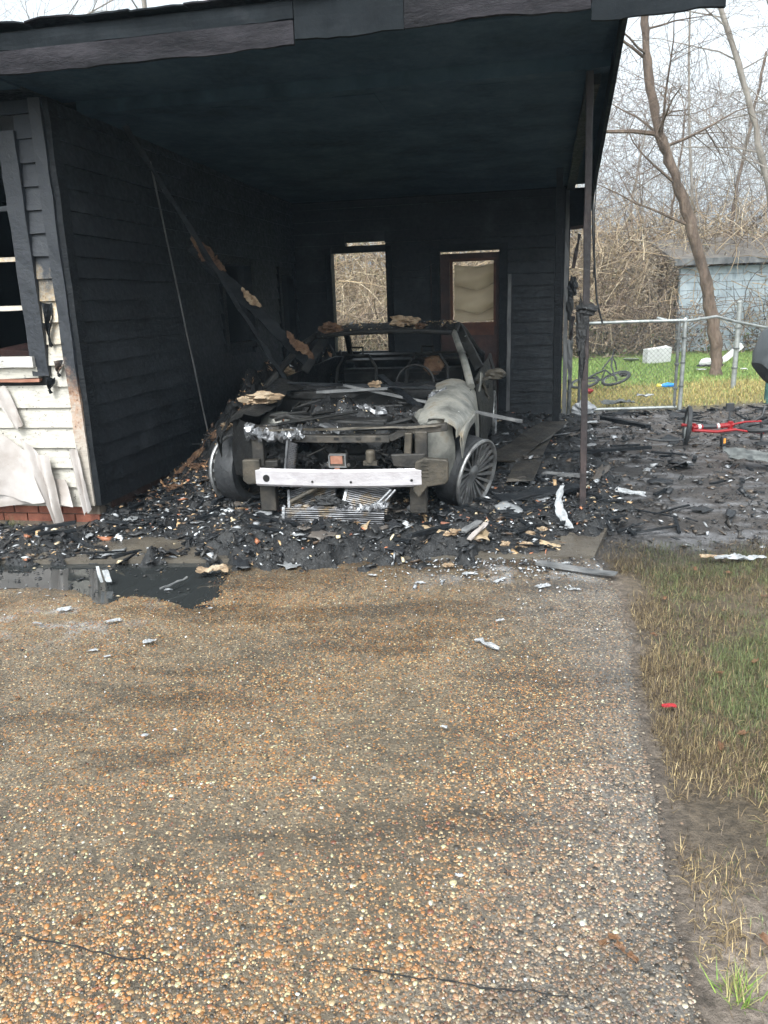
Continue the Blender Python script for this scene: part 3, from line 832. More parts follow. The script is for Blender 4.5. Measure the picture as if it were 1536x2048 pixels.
# front wall of the house (v = 0, faces -v), u from -2.2 to 0, window u -1.5..-0.30
FW0, FW1 = -1.45, -0.33
wallcore([((FW1 / 2, 0.06, (0.14 + WT) / 2), (-FW1, 0.12, WT - 0.14)), (((FW0 + FW1) / 2, 0.06, 0.645), (FW1 - FW0, 0.12, 1.01)), (((FW0 + FW1) / 2, 0.06, 2.79), (FW1 - FW0, 0.12, 0.28)),
          (((FW0 - 3.0) / 2, 0.06, (0.14 + WT) / 2), (3.0 + FW0, 0.12, WT - 0.14))], 'dark')
siding(-3.0, 0.0, -0.09, 0.0, 0.15, WT, 'frontwhite', out=(0, -1), gaps=[(3.0 + FW0 - 0.10, 3.0 + FW1 + 0.10, 1.13, 2.80)])
# window
win = MB()
win.bar((FW1 + 0.05, -0.03, 1.12), (FW1 + 0.05, -0.03, 2.74), 0.13, 0.05, (0, -1, 0), 16, 0.003).box((FW0 - 0.05, -0.03, 1.93), (0.11, 0.05, 1.62)).box(((FW0 + FW1) / 2, -0.032, 2.73), (FW1 - FW0 - 0.02, 0.05, 0.11))
wn = win.build('front_window', 'casing', house)
for zz in (1.60, 1.935, 2.27, 2.62):
    MB().bar((FW0, 0.03, zz), (FW1, 0.03, zz), 0.035, 0.032, (0, 0, 1), 6, 0.003).build('muntin', 'sash', wn)
MB().bar((FW1 - 0.025, 0.032, 1.27), (FW1 - 0.025, 0.032, 2.64), 0.045, 0.04, (0, 1, 0), 8, 0.004).build('stile', 'sash', wn)
MB().bar((FW0 + 0.025, 0.032, 1.27), (FW0 + 0.025, 0.032, 2.64), 0.045, 0.04, (0, 1, 0), 8, 0.004).build('stile', 'sash', wn)
MB().bar((FW0 - 0.1, -0.035, 1.225), (FW1 + 0.02, -0.035, 1.225), 0.10, 0.075, (0, 0, 1), 8, 0.003).build('sill', 'sash', wn)
MB().bar((FW0 - 0.1, -0.03, 1.145), (FW1 + 0.03, -0.03, 1.145), 0.05, 0.075, (0, 0, 1), 8, 0.005).build('apron', 'frontwhite', wn)
MB().bar((FW0 - 0.1, -0.034, 1.092), (FW1 + 0.03, -0.034, 1.092), 0.035, 0.022, (0, 0, 1), 8, 0.003).build('apron_trim', 'pink', wn)
# corner boards at the carport corner
MB().bar((-0.045, -0.022, 0.15), (-0.045, -0.022, WT), 0.088, 0.04, (0, -1, 0), 18, 0.005).build('corner_board', 'cornerwhite', house)
MB().bar((0.022, 0.028, 0.15), (0.022, 0.028, WT), 0.10, 0.045, (1, 0, 0), 18, 0.004).build('corner_board', 'char', house)
# torn flaps on the narrow strip
for (px, py, q) in ((105, 615, 0), (100, 700, 1), (93, 760, 2)):
    d0 = [(-0.16, -0.05, 1.62), (-0.13, -0.05, 1.22), (-0.21, -0.06, 1.10)][q]
    g = np.zeros((6, 7, 3))
    for i in range(6):
        for j in range(7):
            g[i, j] = (d0[0] + 0.012 * (i - 2.5) * (1 - 0.11 * j) + 0.012 * math.sin(j), d0[1] - 0.025 * math.sin(j * 0.8 + i), d0[2] - [0.05, 0.018, 0.018][q] * j + 0.015 * random.random())
    MB().sheet(g, 0.004).build('torn_flap', ['char', 'cornerwhite', 'char'][q], house)

# brick footing: bricks laid one by one
bm_ = MB().box((0, 0, 0), (0.196, 0.09, 0.060)); brick_me = bm_.mesh('brick')
brick_me.materials.append(M['brick'])
sbrick_me = brick_me.copy(); sbrick_me.materials.clear(); sbrick_me.materials.append(M['sootbrick'])
for r_ in range(2):
    for i in range(12):
        o = link('brick', brick_me, None, house, (-0.10 - i * 0.206 - (0.103 if r_ else 0) + random.uniform(-0.003, 0.003), 0.047 + random.uniform(-0.003, 0.003), 0.04 + r_ * 0.068))
    for i in range(24):
        o = link('brick', sbrick_me, None, house, (-0.047 + random.uniform(-0.003, 0.003), 0.20 + i * 0.206 + (0.103 if r_ else 0), 0.04 + r_ * 0.068), (0, 0, R(90)))
MB().box((-1.5, 0.06, 0.06), (3.0, 0.085, 0.155)).box((-0.06, 2.7, 0.06), (0.085, 5.2, 0.155)).build('mortar_bed', 'mortar', house)

# the room behind the window
rm = MB()
rm.box((-1.5, 5.35, 1.5), (3.0, 0.1, 2.86)).box((-3.05, 2.7, 1.5), (0.1, 5.4, 2.86)).box((-1.55, 2.7, 0.24), (2.9, 5.2, 0.06)).box((-1.53, 2.65, 2.88), (2.94, 5.26, 0.05))
rm.build('inner_room', 'dark', house)
MB().box((-0.75, 0.7, 1.10), (0.5, 0.3, 0.35), jit=0.05).box((-0.55, 0.6, 1.3), (0.18, 0.12, 0.12), (0.2, 0.3, 0.5), 0.02).build('burnt_furniture', 'redwood', house)

# roof: deck, ceiling, beams, fascia, curled shingles
def rz(v): return 2.985 - 0.017 * (v + 0.45)
def rue(v): return 3.66 + 0.030 * (v + 0.45)
rf = MB()
vs = []
for (u, v) in ((-4.0, -0.42), (rue(-0.42) - 0.03, -0.42), (rue(5.9) - 0.03, 5.9), (-4.0, 5.9)):
    vs.append((u, v, rz(v) + 0.165)); vs.append((u, v, rz(v) + 0.205))
rf.add(vs, [(0, 2, 4, 6)[::-1], (1, 3, 5, 7), (0, 1, 3, 2)[::-1], (2, 3, 5, 4)[::-1], (4, 5, 7, 6)[::-1], (6, 7, 1, 0)[::-1]])
rf.build('roof_deck', 'char', house)
# ceiling boards running front to back, each its own board
cb0 = -0.4; ncb = 12
for i in range(ncb):
    u0 = 0.0 + i * (3.62 / ncb); u1 = u0 + 3.62 / ncb - 0.0005
    mb = MB(); vs = []
    n = 5
    for k in range(n + 1):
        v_ = 0.62 + (5.32 - 0.62) * k / n
        j = random.uniform(-0.003, 0.002)
        for (u, dz) in ((u0, 0), (u1, 0), (u1, 0.02), (u0, 0.02)): vs.append((u, v_, rz(v_) + dz + j - 0.035))
    f = []
    for k in range(n):
        for q in range(4): f.append((k * 4 + q, k * 4 + (q + 1) % 4, k * 4 + 4 + (q + 1) % 4, k * 4 + 4 + q))
    f += [(0, 3, 2, 1), tuple(n * 4 + q for q in range(4))]
    mb.add(vs, f).build('ceiling_board', 'soot', house)
g = np.zeros((14, 3, 3))
for i in range(14):
    v_ = -0.40 + 6.2 * i / 13
    for j in range(3): g[i, j] = (3.58 + (rue(v_) - 0.012 - 3.58) * j / 2, v_, rz(v_) + 0.06)
MB().sheet(g, 0.02).build('eave_soffit', 'soot', house)
MB().box((1.8, 5.335, 2.91), (3.6, 0.05, 0.16)).build('frieze_board', 'char', house)
# soffit in front of the header beam
MB().add([(-0.1, -0.40, 2.992), (3.60, -0.40, 2.992), (3.60, 0.40, 2.995), (-0.1, 0.40, 2.995), (-0.1, -0.40, 3.02), (3.60, -0.40, 3.02), (3.60, 0.40, 3.02), (-0.1, 0.40, 3.02)],
         [(0, 3, 2, 1)[::-1], (4, 5, 6, 7), (0, 1, 5, 4), (1, 2, 6, 5), (2, 3, 7, 6), (3, 0, 4, 7)]).build('soffit', 'soot', house)
MB().bar((-0.02, 0.5, 2.985), (3.66, 0.5, 2.985), 0.14, 0.13, (0, 0, 1), 18, 0.006).build('header_beam', 'soot', house)
MB().bar((-3.2, -0.35, 3.0), (-0.12, -0.35, 3.0), 0.6, 0.03, (0, 0, 1), 8).build('soffit', 'soot', house)
# fascia: boards end to end
def fascia(u0, u1, z0, z1, mat, jit=0.006, v=-0.45, ragged=0.012):
    n = max(4, int((u1 - u0) / 0.06))
    g = np.zeros((n + 1, 5, 3))
    for i in range(n + 1):
        u = u0 + (u1 - u0) * i / n
        r0 = ragged * (float(fbm(u * 7, 1.0, int(u0 * 10) + 50)) - 0.5) * 2
        for j in range(5):
            t = j / 4
            g[i, j] = (u, v + 0.004 * math.sin(u * 6 + j), z0 + r0 * (1 - t) + (z1 - z0) * t)
    MB().sheet(g, 0.025).build('fascia_board', mat, house)
fascia(-3.9, -0.3, 2.95, 3.15, 'fascia')
fascia(-0.294, 1.88, 2.95, 3.075, 'fascia', ragged=0.012)
fascia(-0.294, 1.88, 3.079, 3.17, 'blackened', v=-0.442)
fascia(1.884, 2.50, 2.975, 3.20, 'blackened', v=-0.44)
fascia(2.504, 3.48, 2.985, 3.13, 'fascia', ragged=0.018)
fascia(2.504, 3.48, 3.134, 3.22, 'blackened', v=-0.442)
fascia(3.484, 4.135, 2.925, 3.18, 'blackened', ragged=0.012)
MB().bar((1.9, -0.47, 3.215), (4.0, -0.47, 3.22), 0.03, 0.06, (0, 0, 1), 14, 0.008).build('drip_edge', 'blackened', house)
# rake board, hanging lower towards the back
g = np.zeros((24, 4, 3))
for i in range(24):
    v = -0.43 + (5.85 + 0.43) * i / 23
    zb = 2.965 - 0.083 * (v + 0.43) + 0.012 * (random.random() - 0.5)
    for j in range(4): g[i, j] = (rue(v), v, zb + (rz(v) + 0.21 - zb) * j / 3)
MB().sheet(g, 0.03).build('rake_board', 'blackened', house)
MB().box((3.72, 5.87, 2.66), (0.30, 0.03, 0.48), jit=0.008).build('rear_soffit_panel', 'char', house)
MB().bar((3.53, 5.84, 2.40), (3.87, 5.84, 2.42), 0.03, 0.035, (0, 0, 1), 5, 0.006).build('rear_soffit_trim', 'redwood', house)
MB().bar((3.56, 0.58, 2.91), (3.60, 5.32, 2.86), 0.09, 0.10, (0, 0, 1), 12, 0.006).build('side_beam', 'char', house)
# curled shingles along the front edge
for i in range(14):
    u0 = -0.75 + i * 0.335
    g = np.zeros((7, 6, 3))
    curl = random.uniform(-0.004, 0.022); up = random.uniform(0.0, 0.02)
    base = 0.20 + (0.05 if i > 7 else 0.0) + (0.03 if i in (8, 9) else 0)
    for a in range(7):
        for b in range(6):
            t = a / 6; s = b / 5
            g[a, b] = (u0 + t * 0.33 + 0.01 * random.random(), -0.50 + s * 0.30 + 0.008 * random.random(), rz(-0.5) + base + up + curl * 4 * t * (1 - t) * (1 - s) + 0.02 * s * t + 0.004 * random.random())
    MB().sheet(g, 0.009).build('shingle', 'fascia' if i % 3 == 0 else 'blackened', house, smooth=True)
# posts
def post(u0, v0, u1, v1, z1, mat, label, wd=0.046):
    n = 16; mb = MB(); vs = []
    p = MB().bar((u0, v0, -0.03), (u1, v1, z1), wd, wd, (0, 1, 0), n, 0.0025)
    return p.build('carport_post', mat, house, label=label, bevel=0.004)
pp = post(3.585, 0.50, 3.535, 0.50, 2.925, 'post', 'brown scorched steel post at the front corner of the carport')
MB().blob((3.535, 0.485, 1.33), (0.038, 0.03, 0.17), 0.7, 3, 14, 12, 4.0).blob((3.56, 0.485, 1.46), (0.068, 0.035, 0.04), 0.7, 9, 14, 9, 4.0).blob((3.545, 0.485, 1.12), (0.022, 0.03, 0.12), 0.4, 12).build('melted_plastic', 'charcoal', pp)
post(3.46, 3.97, 3.44, 3.97, 2.87, 'char', 'black post standing in front of the back corner of the carport', 0.075)

# =================================================================== CAR
car = empty('burnt_car', CA, -TH)
tag(car, 'burnt out car shell without bonnet or bumper standing in the carport', 'car')
def cpart(mb, name, mat, parent=car, **kw): return mb.build(name, mat, parent, **kw)

def fender(s, mat, crumple, seed):
    ni, nj = 26, 16
    g = np.zeros((ni, nj, 3))
    for i in range(ni):
        y = -0.50 + 1.32 * i / (ni - 1)
        crown = np.interp(y, [-0.5, -0.2, 0.3, 0.8], [0.70, 0.775, 0.84, 0.90])
        if abs(y) < 0.38: low = 0.275 + math.sqrt(max(0.0, 0.385 ** 2 - y * y))
        elif y > 0: low = 0.275 - 0.1 * (y - 0.38)
        else: low = 0.60 - 0.25 * (abs(y) - 0.38)
        low = min(low, crown - 0.06)
        uo = np.interp(y, [-0.5, 0, 0.8], [0.90, 0.985, 0.955])
        prof = [(0.60, crown - 0.03), (0.70, crown + 0.005), (0.80, crown), (0.885, crown - 0.045), (uo - 0.03, crown - 0.11), (uo, (crown + low) / 2), (uo - 0.005, low)]
        tt = np.linspace(0, 1, len(prof))
        for j in range(nj):
            t = j / (nj - 1)
            u = np.interp(t, tt, [p[0] for p in prof]); z = np.interp(t, tt, [p[1] for p in prof])
            q = crumple * (float(fbm(y * 5 + seed, t * 6, seed, 3)) - 0.5)
            q2 = crumple * (float(fbm(y * 11 + seed, t * 9, seed + 4, 3)) - 0.5)
            g[i, j] = (s * (u + q * 0.6), y + q2 * 0.5, z + q * 0.9 + q2 * 0.4)
    keep = np.ones((ni - 1, nj - 1), bool)
    for i in range(ni - 1):
        for j in range(nj - 1):
            y = -0.50 + 1.32 * i / (ni - 1); t = j / (nj - 1)
            if y < -0.44 + (0.10 if s > 0 else 0.2) * float(fbm(t * 5, 2, seed)) : keep[i, j] = False
    return MB().sheet(g, 0.006, keep)
cpart(fender(1, 'bodyash', 0.016, 3), 'front_fender', 'bodyash', smooth=True, label='grey ash coloured fender sagging over the wheel with the open spokes')
cpart(fender(-1, 'bodydark', 0.10, 11), 'front_fender', 'bodydark', smooth=True, label='blackened crumpled fender next to the siding wall')

# body sides (doors and rear quarter) with belt line
def side(s):
    for (y0, y1, nm) in ((0.84, 1.86, 'front_door'), (1.875, 2.80, 'rear_door'), (2.815, 3.95, 'rear_quarter')):
        ni, nj = 12, 9
        g = np.zeros((ni, nj, 3))
        for i in range(ni):
            y = y0 + (y1 - y0) * i / (ni - 1)
            zt = np.interp(y, [0.8, 2.4, 3.2, 3.95], [0.885, 0.93, 0.96, 0.90])
            zb = 0.22 if nm != 'rear_quarter' else (0.24 + math.sqrt(max(0, 0.38 ** 2 - (y - 2.95) ** 2)) if abs(y - 2.95) < 0.37 else 0.30)
            for j in range(nj):
                t = j / (nj - 1); z = zb + (zt - zb) * t
                bulge = 0.955 + 0.02 * math.sin(t * math.pi) - 0.05 * t * t - 0.10 * max(0, (y - 3.2)) ** 2
                g[i, j] = (s * (bulge + 0.012 * (float(fbm(y * 4, z * 5, 3 + s)) - 0.5)), y, z)
        d = cpart(MB().sheet(g, 0.012), nm, 'bodydark', smooth=True)
        if nm == 'front_door':
            cpart(MB().box((s * 0.985, 1.6, 0.76), (0.022, 0.16, 0.03)), 'handle', 'bodydark', d)
side(1); side(-1)
# greenhouse
def pillar(p, q, w, h, mat, nm): cpart(MB().bar(p, q, w, h, (0, 1, 0.3), 8, 0.004), nm, mat, bevel=0.008)
def spline(pts, n=5):
    pts = [Vector(p) for p in pts]; out = []
    for i in range(len(pts) - 1):
        p0, p1, p2, p3 = pts[max(i - 1, 0)], pts[i], pts[i + 1], pts[min(i + 2, len(pts) - 1)]
        for k in range(n):
            t = k / n
            out.append(0.5 * ((2 * p1) + (p2 - p0) * t + (2 * p0 - 5 * p1 + 4 * p2 - p3) * t * t + (3 * p1 - p0 - 3 * p2 + p3) * t ** 3))
    return out + [pts[-1]]
for sd_, mt in ((1, 'bodyash'), (-1, 'bodydark')):
    path = spline([(sd_ * 0.90, 0.70, 0.85), (sd_ * 0.815, 1.02, 1.04), (sd_ * 0.725, 1.33, 1.19), (sd_ * 0.67, 1.58, 1.262)])
    cpart(MB().tube(path, [0.034 - 0.006 * i / len(path) for i in range(len(path))], 8), 'windscreen_pillar', mt, smooth=True)
    path = spline([(sd_ * 0.672, 1.585, 1.263), (sd_ * 0.655, 2.0, 1.305), (sd_ * 0.64, 2.45, 1.29), (sd_ * 0.67, 2.85, 1.20), (sd_ * 0.75, 3.3, 1.0), (sd_ * 0.80, 3.55, 0.93)])
    cpart(MB().tube(path, 0.034, 8), 'roof_rail', 'bodydark', smooth=True)
for s in (1, -1):
    pillar((s * 0.89, 1.86, 0.90), (s * 0.66, 2.02, 1.30), 0.09, 0.05, 'bodydark', 'middle_pillar')
# roof skin with a rough sag, and header rails
ni, nj = 18, 14
g = np.zeros((ni, nj, 3))
for i in range(ni):
    y = 1.42 + 1.38 * i / (ni - 1)
    hwid = np.interp(y, [1.42, 1.5, 1.6, 2.0, 2.8], [0.50, 0.60, 0.655, 0.66, 0.62])
    for j in range(nj):
        t = -1 + 2 * j / (nj - 1)
        g[i, j] = (t * hwid + 0.02, y, 1.262 + 0.055 * math.sin((y - 1.42) / 1.38 * math.pi) + 0.03 * (1 - t ** 4) + 0.025 * (float(fbm(y * 3, t * 3, 6)) - 0.5))
cpart(MB().sheet(g, 0.012), 'roof', 'bodydark', smooth=True)
cpart(MB().tube(spline([(-0.66, 1.58, 1.255), (-0.56, 1.47, 1.262), (-0.3, 1.40, 1.285), (0.05, 1.385, 1.292), (0.4, 1.405, 1.285), (0.58, 1.46, 1.268), (0.665, 1.58, 1.262)]), 0.021, 8), 'windscreen_header', 'bodydark', smooth=True)
cpart(MB().tube([(-0.60, 2.80, 1.25), (0, 2.86, 1.27), (0.60, 2.80, 1.25)], 0.03, 8), 'rear_header', 'bodydark', smooth=True)
# parcel shelf, boot, bulkhead, cowl
cpart(MB().box((0, 3.30, 0.90), (1.5, 0.45, 0.03)).box((0, 3.7, 0.93), (1.5, 0.42, 0.03)).box((0, 3.92, 0.62), (1.6, 0.04, 0.56)), 'boot', 'bodydark')
cpart(MB().bar((-0.88, 0.74, 0.80), (0.90, 0.74, 0.80), 0.16, 0.05, (0, 0, 1), 14, 0.008), 'cowl', 'bodydark')
cpart(MB().box((0, 0.70, 0.50), (1.6, 0.03, 0.56)), 'bulkhead', 'bodydark')
cpart(MB().box((0, 1.9, 0.18), (1.7, 3.7, 0.04)), 'floor_pan', 'bodydark')
cpart(MB().bar((-0.78, 0.98, 0.80), (0.80, 0.98, 0.80), 0.20, 0.10, (0, 0, 1), 16, 0.02), 'dashboard', 'charcoal')
st = [(0.36 + 0.17 * math.cos(a), 1.14 + 0.05 * math.sin(a), 0.84 + 0.16 * math.sin(a)) for a in np.linspace(0, 2 * math.pi, 25)[:-1]]
cpart(MB().tube(st, 0.011, 6, closed=True).tube([(0.36, 1.0, 0.80), (0.36, 1.14, 0.84)], 0.02, 6), 'steering_wheel', 'bodydark')
# seat frames
def seat(s):
    mb = MB()
    x0, x1 = s * 0.36 - 0.22, s * 0.36 + 0.22
    mb.tube([(x0, 1.75, 0.45), (x0 + 0.02, 1.95, 0.92), (x0 + 0.10, 1.98, 1.04), (x1 - 0.10, 1.98, 1.04), (x1 - 0.02, 1.95, 0.92), (x1, 1.75, 0.45)], 0.018, 6)
    mb.tube([(s * 0.36 - 0.06, 1.98, 1.04), (s * 0.36 - 0.06, 2.0, 1.12), (s * 0.36 + 0.06, 2.0, 1.12), (s * 0.36 + 0.06, 1.98, 1.04)], 0.012, 6)
    for k in range(5): mb.tube([(x0 + 0.01, 1.82 + 0.025 * k, 0.55 + 0.08 * k), (x1 - 0.01, 1.82 + 0.025 * k, 0.55 + 0.08 * k)], 0.006, 5)
    mb.box((s * 0.36, 1.55, 0.42), (0.44, 0.44, 0.05))
    cpart(mb, 'seat_frame', 'bodydark')
seat(1); seat(-1)
cpart(MB().box((0.0, 2.62, 0.62), (1.3, 0.06, 0.5), (R(12), 0, 0)), 'rear_seat_back', 'bodydark')
cpart(MB().blob((0.42, 2.0, 0.93), (0.10, 0.03, 0.10), 0.4, 4), 'head_rest', 'insul')
# mirror on the pillar of the ashen side
cpart(MB().blob((1.09, 0.92, 0.93), (0.085, 0.05, 0.05), 0.35, 6, 12, 8).bar((0.93, 0.88, 0.87), (1.05, 0.91, 0.91), 0.05, 0.03, seg=3, jit=0.006).bar((0.98, 0.9, 0.86), (1.03, 0.93, 0.72), 0.04, 0.02, seg=4, jit=0.01), 'door_mirror', 'tan_steel')
g = np.zeros((8, 6, 3))
for i in range(8):
    for j in range(6): g[i, j] = (0.955 + 0.012 * random.random() + 0.02 * j * 0.2, 0.78 + 0.035 * i, 0.80 + 0.02 * i * 0.3 + 0.16 * (j / 5) * (1 - 0.08 * i))
cpart(MB().sheet(g, 0.006), 'mirror_sail', 'bodyash')

# wheels
def wheel_parts(parent, bare):
    n = 40
    # rim barrel and lip, axis X, outer face at +x
    tyre = MB().lathe([(0.205, -0.10), (0.262, -0.105), (0.278, -0.08), (0.280, 0.0), (0.276, 0.07), (0.258, 0.088), (0.205, 0.09)], axis='X', n=n, closed=True)
    tyre.build('tyre', 'tyre', parent, smooth=True)
    lip = MB().lathe([(0.252, 0.10), (0.276, 0.098), (0.284, 0.108), (0.281, 0.122), (0.268, 0.127), (0.250, 0.116)], axis='X', n=n, closed=True)
    r = lip.build('rim', 'rim', parent, smooth=True)
    MB().lathe([(0.205, -0.09), (0.20, 0.0), (0.21, 0.07), (0.25, 0.105), (0.245, 0.09), (0.195, 0.05), (0.185, -0.09)], axis='X', n=n, closed=True).build('barrel', 'steel', r, smooth=True)
    hub = MB().lathe([(0.0, 0.088), (0.03, 0.092), (0.055, 0.085), (0.075, 0.075), (0.075, 0.03), (0.0, 0.03)], axis='X', n=20)
    hub.build('hub', 'rim', r, smooth=True)
    sp = MB()
    for k in range(22):
        a = 2 * math.pi * k / 22
        b = a + 0.16
        def pt(rad, an, x): return Vector((x, rad * math.cos(an), rad * math.sin(an)))
        p, q = pt(0.065, a, 0.072), pt(0.258, b, 0.108)
        d = (q - p).normalized(); t = Vector((1, 0, 0)).cross(d).normalized()
        w0, w1 = 0.0055, 0.0125
        vs = []
        for pp_, w_ in ((p, w0), (q, w1)):
            for sx, dx_ in ((-1, 0.008), (1, 0.008), (1, -0.02), (-1, -0.02)):
                vs.append(pp_ + t * w_ * sx + Vector((dx_, 0, 0)))
        sp.add(vs, [(0, 1, 5, 4), (1, 2, 6, 5), (2, 3, 7, 6), (3, 0, 4, 7), (0, 3, 2, 1), (4, 5, 6, 7)])
    sp.build('spokes', 'rim', r)
    MB().lathe([(0.0, 0.02), (0.15, 0.02), (0.15, 0.0), (0.0, 0.0)], axis='X', n=24).build('brake_disc', 'steel', parent)
def wheel(loc, steer, camber, flip):
    e = empty('wheel', loc, rot=(0, camber, steer + (math.pi if flip else 0)))
    e.parent = car
    wheel_parts(e, False)
    return e
wheel((0.905, 0.0, 0.285), R(-25), R(11), False)
wheel((-0.875, 0.0, 0.285), R(-20), R(4), True)
wheel((0.86, 2.95, 0.28), 0, 0, False)
wheel((-0.86, 2.95, 0.28), 0, 0, True)

# nose: bumper beam, crush cans, radiator support, brackets
g = np.zeros((20, 6, 3))
prof = [(-0.012, 0.448), (0.0, 0.452), (0.012, 0.44), (0.012, 0.345), (0.0, 0.333), (-0.012, 0.337)]
for i in range(20):
    u = -0.505 + 1.185 * i / 19
    bow = 0.055 * ((u - 0.09) / 0.59) ** 2
    for j in range(6): g[i, j] = (u, -0.765 + bow - prof[j][0], prof[j][1] + 0.006 * (u - 0.09))
bmx = cpart(MB().sheet(g, 0.010), 'bumper_beam', 'beam', smooth=True)
bmx['label'] = 'pale grey aluminium bumper beam across the nose'
for (u, z, r) in ((-0.42, 0.385, 0.021), (-0.075, 0.372, 0.007), (0.20, 0.372, 0.007), (0.615, 0.38, 0.008)):
    bow = 0.055 * ((u - 0.09) / 0.59) ** 2
    MB().lathe([(r, -0.003), (r * 1.25, 0.0), (r * 0.7, 0.004), (0.0, 0.004)], (u, -0.785 + bow, z), 'Y', 14).build('bolt_hole', 'bodydark', bmx)
for u in (-0.44, 0.62):
    cpart(MB().box((u, -0.595, 0.395), (0.095, 0.20, 0.09)), 'crush_can', 'steel', bevel=0.008)
    cpart(MB().box((u, -0.02, 0.42), (0.10, 1.1, 0.11)), 'chassis_rail', 'steel', bevel=0.008)
    cpart(MB().box((u + (0.02 if u > 0 else -0.02), -0.60, 0.235), (0.12, 0.07, 0.24)), 'lower_mount', 'steel', bevel=0.01)
# upper tie bar of the radiator support: bent down in the middle
path = [(-0.62, 0.70), (-0.36, 0.69), (-0.26, 0.635), (0.44, 0.635), (0.56, 0.69), (0.84, 0.715)]
mb = MB()
for a, b in zip(path[:-1], path[1:]):
    mb.bar((a[0], -0.545, a[1]), (b[0], -0.545, b[1]), 0.07, 0.05, (0, 0, 1), 3, 0.003)
ts_ = cpart(mb, 'tie_bar', 'steel', bevel=0.004)
for u in (-0.10, 0.06, 0.22, 0.36): MB().box((u, -0.583, 0.637), (0.035, 0.006, 0.018)).build('slot', 'bodydark', ts_)
MB().bar((-0.55, -0.585, 0.695), (0.80, -0.585, 0.725), 0.02, 0.012, (0, 0, 1), 12, 0.005).build('seam_flange', 'tan_steel', ts_)
for u in (-0.53, 0.66): cpart(MB().box((u, -0.56, 0.56), (0.09, 0.05, 0.26)), 'support_upright', 'steel', bevel=0.01)
cpart(MB().box((0.575, -0.60, 0.60), (0.05, 0.05, 0.17), (0, R(4), 0)), 'support_upright', 'tan_steel', bevel=0.006)
# headlight pocket plates and corner brackets
def plate(pts, th, y, name, mat, bev=0.008):
    mb = MB(); k = len(pts)
    mb.add([(p[0], y - th / 2, p[1]) for p in pts] + [(p[0], y + th / 2, p[1]) for p in pts], [tuple(range(k))[::-1], tuple(range(k, 2 * k))] + [(i, (i + 1) % k, k + (i + 1) % k, k + i) for i in range(k)])
    o = cpart(mb, name, mat, bevel=bev)
    o.data.flip_normals() if False else None
    return o
plate([(0.70, 0.53), (0.855, 0.52), (0.865, 0.50), (0.862, 0.375), (0.84, 0.35), (0.72, 0.33), (0.66, 0.25), (0.62, 0.30), (0.64, 0.50)], 0.05, -0.70, 'corner_bracket', 'tan_steel')
plate([(-0.60, 0.51), (-0.47, 0.515), (-0.47, 0.34), (-0.57, 0.33), (-0.605, 0.36)], 0.05, -0.70, 'corner_bracket', 'tan_steel')
plate([(0.46, 0.545), (0.70, 0.55), (0.69, 0.44), (0.48, 0.46)], 0.03, -0.66, 'bracket', 'steel')
for zz in (0.405, 0.43, 0.455, 0.48, 0.505): cpart(MB().box((0.705, -0.729, zz), (0.05, 0.006, 0.006)), 'bracket_rib', 'tan_steel')
# inner aprons behind the headlight space
g = np.zeros((9, 7, 3))
for sgn, mt in ((1, 'bodyash'), (-1, 'bodydark')):
    for i in range(9):
        for j in range(7):
            t = i / 8; q = j / 6
            g[i, j] = (sgn * (0.60 + 0.24 * t + 0.02 * math.sin(q * 4)), -0.46 + 0.20 * t + 0.02 * random.random(), 0.30 + 0.40 * q + 0.05 * t * q)
    cpart(MB().sheet(g, 0.008), 'inner_apron', mt, smooth=True)
# strut towers
for (u, mt, z) in ((-0.60, 'bodyash', 0.715), (0.64, 'bodyash', 0.735)):
    tw = MB().lathe([(0.16, -0.30), (0.15, -0.10), (0.125, -0.02), (0.09, 0.012), (0.04, 0.016), (0.0, 0.02)], (u, 0.10, z), 'Z', 20)
    cpart(tw, 'strut_tower', mt, smooth=True)
# engine bay: block, covers, pulleys, hoses, residue
cpart(MB().box((0.05, -0.02, 0.50), (0.62, 0.42, 0.42), jit=0.02).box((0.12, -0.10, 0.66), (0.44, 0.28, 0.10), (0, R(3), 0), 0.015), 'engine_block', 'bodydark', bevel=0.02)
cpart(MB().box((0.20, -0.34, 0.55), (0.28, 0.06, 0.13)).box((0.21, -0.36, 0.455), (0.24, 0.05, 0.05)), 'intake_cover', 'bodydark', bevel=0.015)
for (u, z, r, y) in ((-0.02, 0.56, 0.065, -0.42), (0.40, 0.54, 0.06, -0.42), (-0.40, 0.48, 0.13, -0.42), (0.47, 0.58, 0.04, -0.44)):
    cpart(MB().lathe([(r, 0), (r, -0.03), (r * 0.8, -0.045), (r * 0.78, -0.02), (r * 0.3, -0.02), (r * 0.28, -0.05), (0, -0.05)], (u, y, z), 'Y', 20), 'pulley', 'bodydark', smooth=True)
cpart(MB().lathe([(0.035, 0), (0.035, 0.07), (0.028, 0.085), (0.0, 0.09)], (0.305, -0.60, 0.475), 'Z', 14).box((0.305, -0.60, 0.47), (0.10, 0.05, 0.03)), 'throttle_body', 'tan_steel', smooth=False)
for k in range(16):
    u = random.uniform(-0.5, 0.5); y = random.uniform(-0.4, 0.5); z = random.uniform(0.64, 0.76)
    pts_ = [(u + random.uniform(-0.1, 0.1) * i, y + 0.07 * i * random.uniform(-1, 1), z + random.uniform(-0.03, 0.05)) for i in range(5)]
    cpart(MB().tube(pts_, random.uniform(0.008, 0.02), 6), 'hose', 'bodydark', smooth=True)
